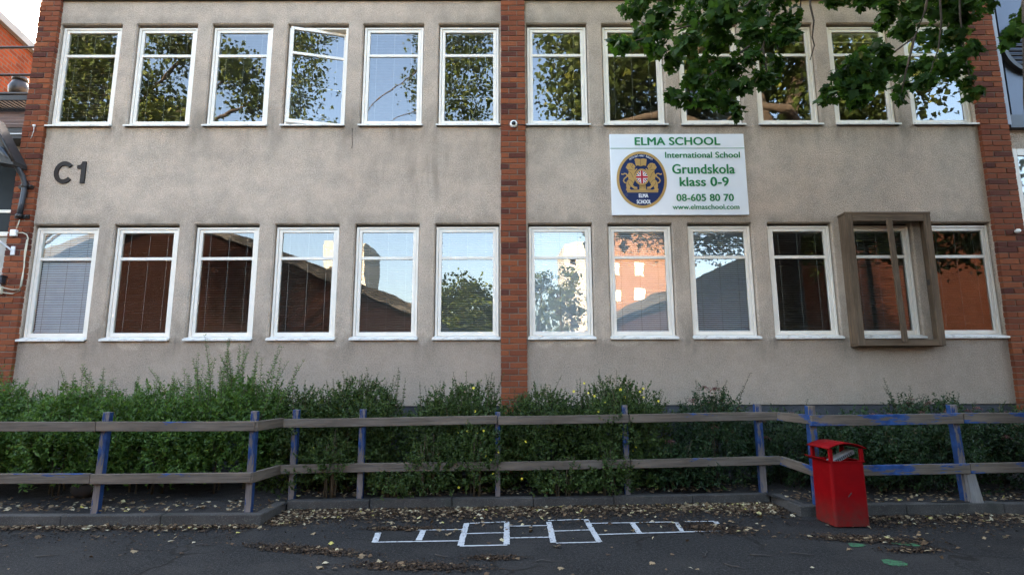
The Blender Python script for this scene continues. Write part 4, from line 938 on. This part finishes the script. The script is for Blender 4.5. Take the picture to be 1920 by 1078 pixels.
def head_mesh():
    n = 90; P = rng.normal(size=(n,3))*np.array([.022,.022,.008]); P[:,2] -= (P[:,0]**2+P[:,1]**2)*6
    o = leaves('flower_head', P, rand_dirs(n), rand_dirs(n), .016, 'flower_pink', None, width=.8); me = o.data; bpy.data.objects.remove(o); return me
HEADF = head_mesh()
def spirea(lab, x, y, rx_, ry_, h, n_, sh, tall, nh):
    t = shrub('pink_flowering_shrub', lab, GS, x, y, rx_, ry_, h, int(n_*2.1), 'spirea_leaf', .056, sh, tall, .46, .55, low=.12, zmin=.13)
    for i in range(nh):
        a = rng.uniform(0,2*math.pi); r = rng.uniform(.1,.95); f = rng.uniform(.75,1.06)
        o = bpy.data.objects.new('flower_head', HEADF); C.objects.link(o); o.parent = t
        px = (x+rx_*r*math.cos(a), min(-.06,y+ry_*r*math.sin(a)), h*f*(1-.25*r*r)+.04)
        o.matrix_basis = WLOC[t.name].inverted() @ Matrix.Translation(px) @ Euler((rng.normal()*.3,rng.normal()*.3,0)).to_matrix().to_4x4() @ Matrix.Scale(rng.uniform(.8,1.3),4)
    return t
spirea('dark shrub with brownish flower heads rising above the rail right of the sign',2.62,-.75,.50,.50,1.26,5200,16,.20,16)
spirea('sparse low dark shrub at the step in the fence, behind the red bin',3.55,-.85,.50,.50,1.02,5200,8,.16,8)
spirea('dark shrub filling the fence gap right of the red bin',4.35,-1.05,.60,.65,1.00,8500,6,.10,12)
spirea('dark shrub with pink flower heads under the timber window guard',5.30,-.95,.62,.65,1.16,8500,14,.24,18)
spirea('dark shrub at the right edge behind the blue painted rail',6.35,-.95,.68,.65,1.04,8500,8,.12,12)
spirea('low dark undergrowth shrub behind the lower rail right of the middle section',2.0,-1.0,.42,.30,.62,3200,4,.06,3)
t = shrub('leafy_shrub', 'bright green shrub at the right end against the right pilaster', GL, 7.35,-.75,.55,.5,1.40, 6500, 'privet_leaf', .055, 22, .24, .40, .6, low=.2, zmin=.2)

# ================================================================== MAPLE over the yard
maple = thing('maple_tree', 'large maple whose dark leafy branch hangs into the top right of the view', 'tree', (5.6,-3.0,0))
tb = MB()
TR = [(5.6,-3.0,-.1),(5.58,-3.0,.6),(5.55,-3.02,2.2),(5.6,-3.05,4.2),(5.7,-3.2,6.2)]
tb.tube(TR, [.52,.44,.40,.37,.34], 18)
limbs = [[(5.7,-3.2,6.0),(5.3,-3.3,7.4),(4.4,-3.6,8.8),(3.2,-4.2,10.4)],[(5.7,-3.2,6.0),(6.4,-3.6,7.6),(7.2,-4.4,9.4),(7.8,-5.4,11.5)],[(5.68,-3.2,6.1),(5.7,-4.2,7.6),(5.2,-5.6,9.4),(4.6,-6.8,11.5)],[(5.65,-3.1,5.6),(4.5,-2.9,6.5),(3.2,-2.7,6.9),(2.0,-2.6,6.6)],[(5.7,-3.0,5.4),(6.0,-2.5,6.2),(5.6,-2.3,6.8),(4.8,-2.3,6.9)],[(5.7,-3.2,6.1),(5.3,-3.4,8.4),(5.6,-3.9,10.5),(5.4,-4.2,13)]]
for l_ in limbs: tb.tube(l_, [.22,.17,.11,.04], 10)
tb.build('trunk', 'bark', maple)
# hanging sprays that reach into the view (positions in metres)
A = [(1205,-14,34),(1265,-16,40),(1330,-14,40),(1395,-14,40),(1455,-10,38),(1500,-16,26),(1560,-22,26),(1610,-16,34),(1670,-16,40),(1735,-12,40),(1800,-14,40),(1845,-16,30),(1900,-30,30),(1415,60,34),(1225,58,34),(1330,52,40),(1480,70,20),(1190,18,38),(1240,36,42),(1300,26,48),(1360,24,48),(1420,20,46),(1475,34,40),(1455,70,34),(1195,68,22),(1172,86,20),(1152,82,12),(1235,84,34),(1290,84,38),(1345,80,38),(1400,80,32),(1262,118,24),(1318,122,36),(1372,122,34),(1258,112,14),(1300,150,30),(1350,160,34),(1388,165,24),(1275,188,22),(1255,182,10),(1320,185,30),(1360,196,30),(1385,208,16),(1452,120,26),(1440,150,24),(1425,140,18),(1410,110,22),
     (1565,0,26),(1620,6,24),(1668,12,34),(1715,20,38),(1765,24,40),(1810,26,36),(1850,6,26),(1660,42,24),(1700,58,34),(1745,72,36),(1790,72,36),(1815,96,26),(1645,98,32),(1610,118,34),(1580,146,30),(1556,178,22),(1545,190,12),(1600,165,34),(1632,150,36),(1655,120,28),(1612,190,24),(1690,128,30),(1732,128,34),(1768,122,32),(1800,130,24),(1818,160,22),(1828,178,14),(1690,165,22),(1690,184,10),(1740,155,20),(1900,66,22),(1912,50,18),(1889,82,12),(1800,48,26),(1925,30,30)]
P = []; 
br = MB()
for (px, py, r) in A:
    yy = -2.75 + rng.uniform(-.45,.45); c_ = unproj(px, py, yy); rr = r/1078.*(yy+8.37)*.82
    n_ = int(12+ (r/10.)**2*4.0); q = rand_dirs(n_)*(rng.uniform(size=n_)**.4)[:,None]*np.array([rr,max(.12,rr*.9),rr*.85]); P.append(c_+q)
    P[-1][:,2] += .03
subs = [[(1505,-40),(1500,20),(1440,60),(1375,110),(1320,150),(1290,180)],[(1440,-40),(1400,10),(1330,40),(1250,60),(1180,80)],[(1440,60),(1430,90),(1395,130),(1370,190)],[(1430,90),(1440,150)],[(1745,-40),(1735,20),(1715,70),(1660,110),(1610,150),(1565,182)],[(1760,-40),(1765,40),(1760,90),(1740,150)],[(1800,-40),(1800,30),(1810,110),(1825,170)],[(1715,70),(1700,130),(1690,175)],[(1519,-40),(1519,10),(1526,40),(1523,70),(1527,86),(1519,113)],[(1925,-30),(1910,40),(1895,75)]]
for s_ in subs:
    pts = [tuple(unproj(a, b, -2.75+.1*math.sin(a*.05))) for a, b in s_]; k_ = len(pts); br.tube(pts, list(np.linspace(.014,.005,k_)), 6)
for a, b in (((2.0,-2.6,6.6),(2.9,-2.75,6.3)),((3.2,-2.7,6.9),(2.35,-2.75,6.35)),((4.8,-2.3,6.9),(4.2,-2.75,6.3)),((4.8,-2.3,6.9),(4.6,-2.75,6.3)),((4.5,-2.9,6.5),(4.9,-2.75,6.0)),((4.5,-2.9,6.5),(3.05,-2.75,6.3))):
    br.tube([a, tuple((np.array(a)+np.array(b))/2+np.array([0,0,.1])), b], [.03,.024,.015], 6)
br.build('branch', 'bark', maple)
P = np.concatenate(P); n_ = len(P)
D = norm(rand_dirs(n_)*.8+np.array([0,0,-.75])); Nn = norm(rand_dirs(n_)*.7+np.array([0,-.55,.55]))
leaves('hanging_foliage', P, D, Nn, rng.uniform(.05,.118,n_), 'maple_leaf', maple, tpl=MAPLE, width=1.0)
def in_view(P, mar=25):
    q = (P-CO) @ CM.T; u = 960+1078.3*q[:,0]/np.maximum(q[:,1],.05); v = 539-1078.3*q[:,2]/np.maximum(q[:,1],.05)
    return (q[:,1] > .05) & (u > -mar) & (u < 1920+mar) & (v > -mar) & (v < 1078+mar)
def crown(clumps, per, size, keep_out=True):
    P, O = [], []
    for (x,y,z,rx_,ry_,rz_) in clumps:
        ns = int(per*rx_*ry_*1.0/26)+3
        cen = rand_dirs(ns)*(rng.uniform(size=ns)**.33)[:,None]*np.array([rx_,ry_,rz_])+np.array([x,y,z])
        for c_ in cen:
            m_ = 40; P.append(c_+rng.normal(size=(m_,3))*np.array([.30,.30,.20])); O.append(np.tile(c_-np.array([x,y,z]),(m_,1)))
    P = np.concatenate(P)
    if keep_out: P = P[~in_view(P)]
    return P[P[:,1] < -.35]
cl = [(4.5,-3.4,9.4,2.4,2.0,1.6),(6.8,-4.4,9.6,2.4,2.2,2.0),(5.2,-6.2,10.2,2.6,2.4,1.9),(3.0,-5.0,10.8,2.2,2.2,1.5),(5.4,-4.4,12.4,2.6,2.6,1.6),(7.6,-3.0,7.6,1.6,1.5,1.2),(2.2,-3.2,8.4,1.6,1.2,1.0),(8.4,-5.6,7.2,1.7,1.7,1.4),(3.9,-7.8,8.8,1.8,1.7,1.3),(6.5,-8.4,8.2,1.9,1.7,1.3),(2.2,-6.6,9.6,1.3,1.5,1.0),(4.4,-11.0,7.6,2.4,2.0,1.4),(7.6,-11.5,7.2,2.4,2.2,1.5),(9.8,-8.5,6.2,2.2,2.2,1.6),(10.5,-5,5.6,1.8,2.0,1.5)]
P = crown(cl, 800, .13); n_ = len(P)
leaves('crown', P, norm(rand_dirs(n_)+np.array([0,0,-.5])), norm(rand_dirs(n_)*.8+np.array([0,0,.6])), rng.uniform(.09,.16,n_), 'tree_leaf', maple, width=.95)

# ================================================================== what stands opposite (seen in the window panes)
def tree(label, x, y, h, clumps, per=300, trunk_r=.22, size=(.13,.24), name='broadleaf_tree'):
    t = thing(name, label, 'tree', (x,y,0), 'trees across the yard')
    m = MB(); m.tube([(x,y,-.1),(x+.1,y,h*.3),(x-.1,y+.1,h*.6),(x,y,h*.85)], [trunk_r*1.2,trunk_r,trunk_r*.6,.04], 10)
    for c_ in clumps: m.tube([(x,y,h*.35),((x+c_[0])/2,(y+c_[1])/2,(h*.4+c_[2])/2+.3),(c_[0],c_[1],c_[2])], [trunk_r*.5,trunk_r*.35,.03], 7)
    m.build('trunk', 'bark', t); P = crown(clumps, per, .2, True); n_ = len(P)
    leaves('crown', P, norm(rand_dirs(n_)+np.array([0,0,-.4])), norm(rand_dirs(n_)*.8+np.array([0,0,.6])), rng.uniform(size[0],size[1],n_), 'tree_leaf', t, width=.9)
tree('tall tree in the yard at the left, opposite the upper left windows', -12.8,-5.5, 11, [(-10.6,-5.6,8.9,1.6,1.4,1.3),(-8.7,-5.6,7.7,1.1,1.0,.55),(-9.2,-5.9,8.5,.7,.8,.5),(-8.2,-5.2,9.9,.7,.8,.35),(-7.1,-5.4,9.5,.55,.8,.35),(-6.6,-5.5,8.7,.35,.5,.25),(-7.3,-5.5,7.3,.8,.7,.3),(-11.8,-5.6,10.2,1.8,1.7,1.2),(-12.8,-5.8,7.4,1.5,1.4,1.2)], 1500, .09, (.075,.135))
tree('round bushy tree behind the gable house, opposite the window beside the middle pilaster', -3.2,-30, 9.4, [(-3.3,-30,6.0,2.3,2.0,2.6),(-1.8,-30,4.2,1.7,1.6,1.9),(-5.0,-30.5,5.2,2.0,1.8,2.0)], 1000, .3, (.16,.28))
tree('tall leaning tree opposite the upper windows next to the middle pilaster', -8.5,-11.2, 20, [(-2.2,-13.5,13.3,1.9,1.5,1.6),(-1.2,-13.2,10.6,1.4,1.2,1.0),(-2.0,-13.6,15.6,2.0,1.5,1.2),(-7.2,-12.5,12.6,1.2,1.0,.7)], 800, .07, (.09,.16))
for (x, y, h) in ((1.0,-36,10.2),(2.4,-37,10.6),(3.7,-35,9.6),(5.0,-38,11.2)):
    tree('slim pine tree %s' % {1.0:'at the left of the row across the yard',2.4:'second from the left of the row across the yard',3.7:'third from the left of the row across the yard',5.0:'at the right of the row across the yard'}[x], x, y, h, [(x,y,h*.62,.85,.8,1.5),(x+.1,y,h*.84,.8,.75,1.2),(x-.1,y,h*.38,.9,.8,1.0)], 420, .14, (.16,.3), 'pine_tree')
def house(label, xe, y, sgn, width, ze, zr, depth, mat):
    """gable-ended house; the gable faces the school; xe is the eave nearest the middle of the yard"""
    xm = xe+sgn*width/2; xo = xe+sgn*width; t = thing('gable_house', label, 'house', (xm,y,0), 'houses across the yard')
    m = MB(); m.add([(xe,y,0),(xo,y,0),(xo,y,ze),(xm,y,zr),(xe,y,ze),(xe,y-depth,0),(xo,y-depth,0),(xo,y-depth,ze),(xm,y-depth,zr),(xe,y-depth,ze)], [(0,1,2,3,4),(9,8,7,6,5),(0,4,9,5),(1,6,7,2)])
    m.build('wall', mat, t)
    m = MB()
    for a, b in (((xe-sgn*.5,ze-.25),(xm,zr+.02)),((xo+sgn*.5,ze-.25),(xm,zr+.02))):
        m.add([(a[0],y+.5,a[1]),(b[0],y+.5,b[1]),(b[0],y-depth-.5,b[1]),(a[0],y-depth-.5,a[1]),(a[0],y+.5,a[1]+.35),(b[0],y+.5,b[1]+.35),(b[0],y-depth-.5,b[1]+.35),(a[0],y-depth-.5,a[1]+.35)], [(0,3,2,1),(4,5,6,7),(0,1,5,4),(3,7,6,2),(0,4,7,3)])
    m.build('roof', 'roof_felt', t)
    for k_ in range(3):
        wx = xe+sgn*(2.0+k_*3.2); f = MB(); ring(f, min(wx,wx+sgn*.9), max(wx,wx+sgn*.9), 1.1, 3.0, .08,.08,.08,.08, y-.02, y+.05); fo = f.build('window', 'white', t)
        f = MB(); f.box(min(wx,wx+sgn*.9)+.07, max(wx,wx+sgn*.9)-.07, y+.005, y+.012, 1.15, 2.95); f.build('glass_pane', 'win_dark', fo)
    return t
house('red brick house with a shallow gable, shade put into its wall colour, across the yard at the left', -3.5,-12,-1,18,3.85,7.4,16,'red_wall_shaded')
hr = house('orange red brick house with a gable across the yard at the right', 4.4,-14,1,27,3.9,9.4,16,'house_wall')
cab = thing('metal_cabinet', 'white louvred metal cabinet in front of the red brick house', 'cabinet', (-5.2,-11.5,0))
m = MB(); m.box(-5.5,-4.9,-11.9,-11.3,0,1.9); m.build('casing', 'light_metal', cab, bevel=.02)
m = MB()
for i in range(10): m.box(-5.45,-4.95,-11.3,-11.28,.3+i*.15,.38+i*.15)
m.build('louvre', 'grey_metal', cab)
def tower(label, x0, x1, y, h, mat, dark=True):
    t = thing('apartment_tower', label, 'building', ((x0+x1)/2,y,0), 'towers in the distance')
    m = MB(); m.box(x0,x1,y-12,y,0,h); m.build('wall', mat, t); n_ = 0
    for i in range(int((x1-x0)/3.2)):
        for j in range(int(h/3)-1):
            f = MB(); f.box(x0+1+i*3.2,x0+2.2+i*3.2,y+.01,y+.05,2+j*3,3.5+j*3); f.build('window', 'win_dark' if dark else 'white', t)
tower('tall orange apartment tower beyond the yard', 11.0, 19, -60, 20, 'render_orange', False)
tower('grey apartment tower far beyond the red house', -33,-26, -92, 26, 'render_pale')
tower('pale apartment tower far beyond the pines', 10.4,14.5, -98, 27, 'render_pale')
wd_ = [(x, -120+rng.uniform(-4,4), 6+rng.uniform(-1,2), 4,3,5) for x in np.linspace(-70,70,30)]
P = crown(wd_, 60, .5); n_ = len(P)
o = leaves('forest', P*np.array([1,1,1]), rand_dirs(n_), rand_dirs(n_), rng.uniform(.8,1.6,n_), 'tree_leaf', None, width=.9); o['kind'] = 'stuff'

# ================================================================== LITTER
def litter():
    def kfront(x): return np.where(x < -2.49, -2.35, np.where(x < 3.03, np.interp(x,[-2.49,3.03],[-1.66,-1.38]), np.interp(x,[3.03,9.5],[-2.08,-1.88])))
    L_, B_ = [], []
    def strip(n, x0, x1, spread, arr, off=0):
        x = rng.uniform(x0,x1,n); y = kfront(x)-.015-np.abs(rng.normal(size=n))*spread-off; arr.append(np.stack([x,y],1))
    strip(1300,-2.45,3.0,.24,L_); strip(420,-2.45,3.0,.5,L_); strip(520,-6.5,-2.5,.06,L_); strip(460,3.5,7,.18,L_); strip(90,-6.5,-2.5,.4,L_); strip(120,3.2,7,.6,L_)
    strip(17000,-2.45,3.0,.26,B_); strip(5000,-2.45,3.0,.45,B_); strip(5000,-6.5,-2.5,.08,B_); strip(7000,3.4,7,.28,B_); strip(1500,-6.5,-2.5,.4,B_)
    def pat(cx, cy, ax, ay, nl, nb, rot=0):
        for n, arr in ((nl,L_),(nb,B_)):
            n = int(n*(2.2 if arr is B_ else 1.3)); r = rng.normal(size=(n,2))*np.array([ax,ay])*.5; c_, s_ = math.cos(rot), math.sin(rot); arr.append(np.stack([cx+r[:,0]*c_-r[:,1]*s_, cy+r[:,0]*s_+r[:,1]*c_],1))
    pat(2.75,-1.68,.45,.25,260,700); pat(2.4,-1.62,.5,.2,120,400); pat(-2.25,-1.95,.35,.3,110,500); pat(-2.3,-2.2,.2,.2,60,300)
    pat(-1.05,-2.50,.32,.06,10,650); pat(-1.75,-3.20,.50,.10,22,1100,-.25); pat(-.75,-3.66,.55,.10,12,700,-.1); pat(-.15,-3.45,.22,.06,6,260); pat(1.95,-2.55,.35,.20,26,700,-.3); pat(3.15,-2.95,.5,.13,34,900,-.2); pat(3.35,-3.3,.25,.08,10,200)
    for (x0,x1,y0,y1,n) in ((-6,6,-4.4,-2.3,120),):
        L_.append(np.stack([rng.uniform(x0,x1,n),rng.uniform(y0,y1,n)],1))
    Lp = np.concatenate(L_); Bp = np.concatenate(B_)
    # leaves lying in the bed too
    n = 1700; x = rng.uniform(-7,7,n); y = kfront(x)+.12+np.abs(rng.normal(size=n))*.35; inb = np.stack([x,np.minimum(y,-.1),np.full(n,.125)],1)
    Lz = np.full(len(Lp), .014); k_ = Lp[:,1] > kfront(Lp[:,0])-.012
    Lp = np.concatenate([np.concatenate([Lp,Lz[:,None]],1)[~k_], inb]); n = len(Lp)
    Lp[:,2] += rng.uniform(0,.012,n)
    D = norm(np.stack([rng.normal(size=n),rng.normal(size=n),rng.normal(size=n)*.16],1)); Nn = norm(np.array([0,0,1.])+rng.normal(size=(n,3))*.28)
    curl = (MAPLE[0]*np.array([1,1,1.9]), MAPLE[1])
    o = leaves('leaf_litter', Lp, D, Nn, rng.uniform(.018,.050,n)*rng.choice([.7,1,1.2],n), 'litter', None, tpl=curl, width=1.0); o['kind'] = 'stuff'; o['label'] = 'dry fallen leaves scattered along the kerb'
    b_ = Bp[Bp[:,1] < kfront(Bp[:,0])-.008]; n = len(b_); P = np.concatenate([b_, rng.uniform(.006,.016,n)[:,None]],1)
    o = leaves('leaf_mould', P, norm(np.stack([rng.normal(size=n),rng.normal(size=n),rng.normal(size=n)*.2],1)), norm(np.array([0,0,1.])+rng.normal(size=(n,3))*.35), rng.uniform(.010,.032,n), 'debris', None, width=.7); o['kind'] = 'stuff'
litter()
tw_me = []
for i in range(4):
    m = MB(); p = [(0,0,.006)]
    for j in range(4): p.append((p[-1][0]+.045, p[-1][1]+random.uniform(-.02,.02), .006+random.uniform(0,.006)))
    m.tube(p, [.005,.005,.004,.003,.002], 5); m.tube([p[2],(p[2][0]+.03,p[2][1]+.03,.008)], [.003,.0015], 4); tw_me.append(m.mesh('twig', 'dark_gap'))
for i, (x, y, a) in enumerate([(1.55,-3.45,1.1),(1.95,-3.4,-.5),(-2.75,-3.05,.1),(-.62,-3.35,-.6),(-3.9,-3.35,.2),(2.3,-3.35,-.7),(.2,-3.55,0),(1.65,-3.62,-.9)]):
    o = bpy.data.objects.new('twig', tw_me[i % 4]); C.objects.link(o); o.location = (x,y,.002); o.rotation_euler = (0,0,a); tag(o, 'small dark fallen twig lying on the bare asphalt', 'twig', 'fallen twigs on the asphalt')
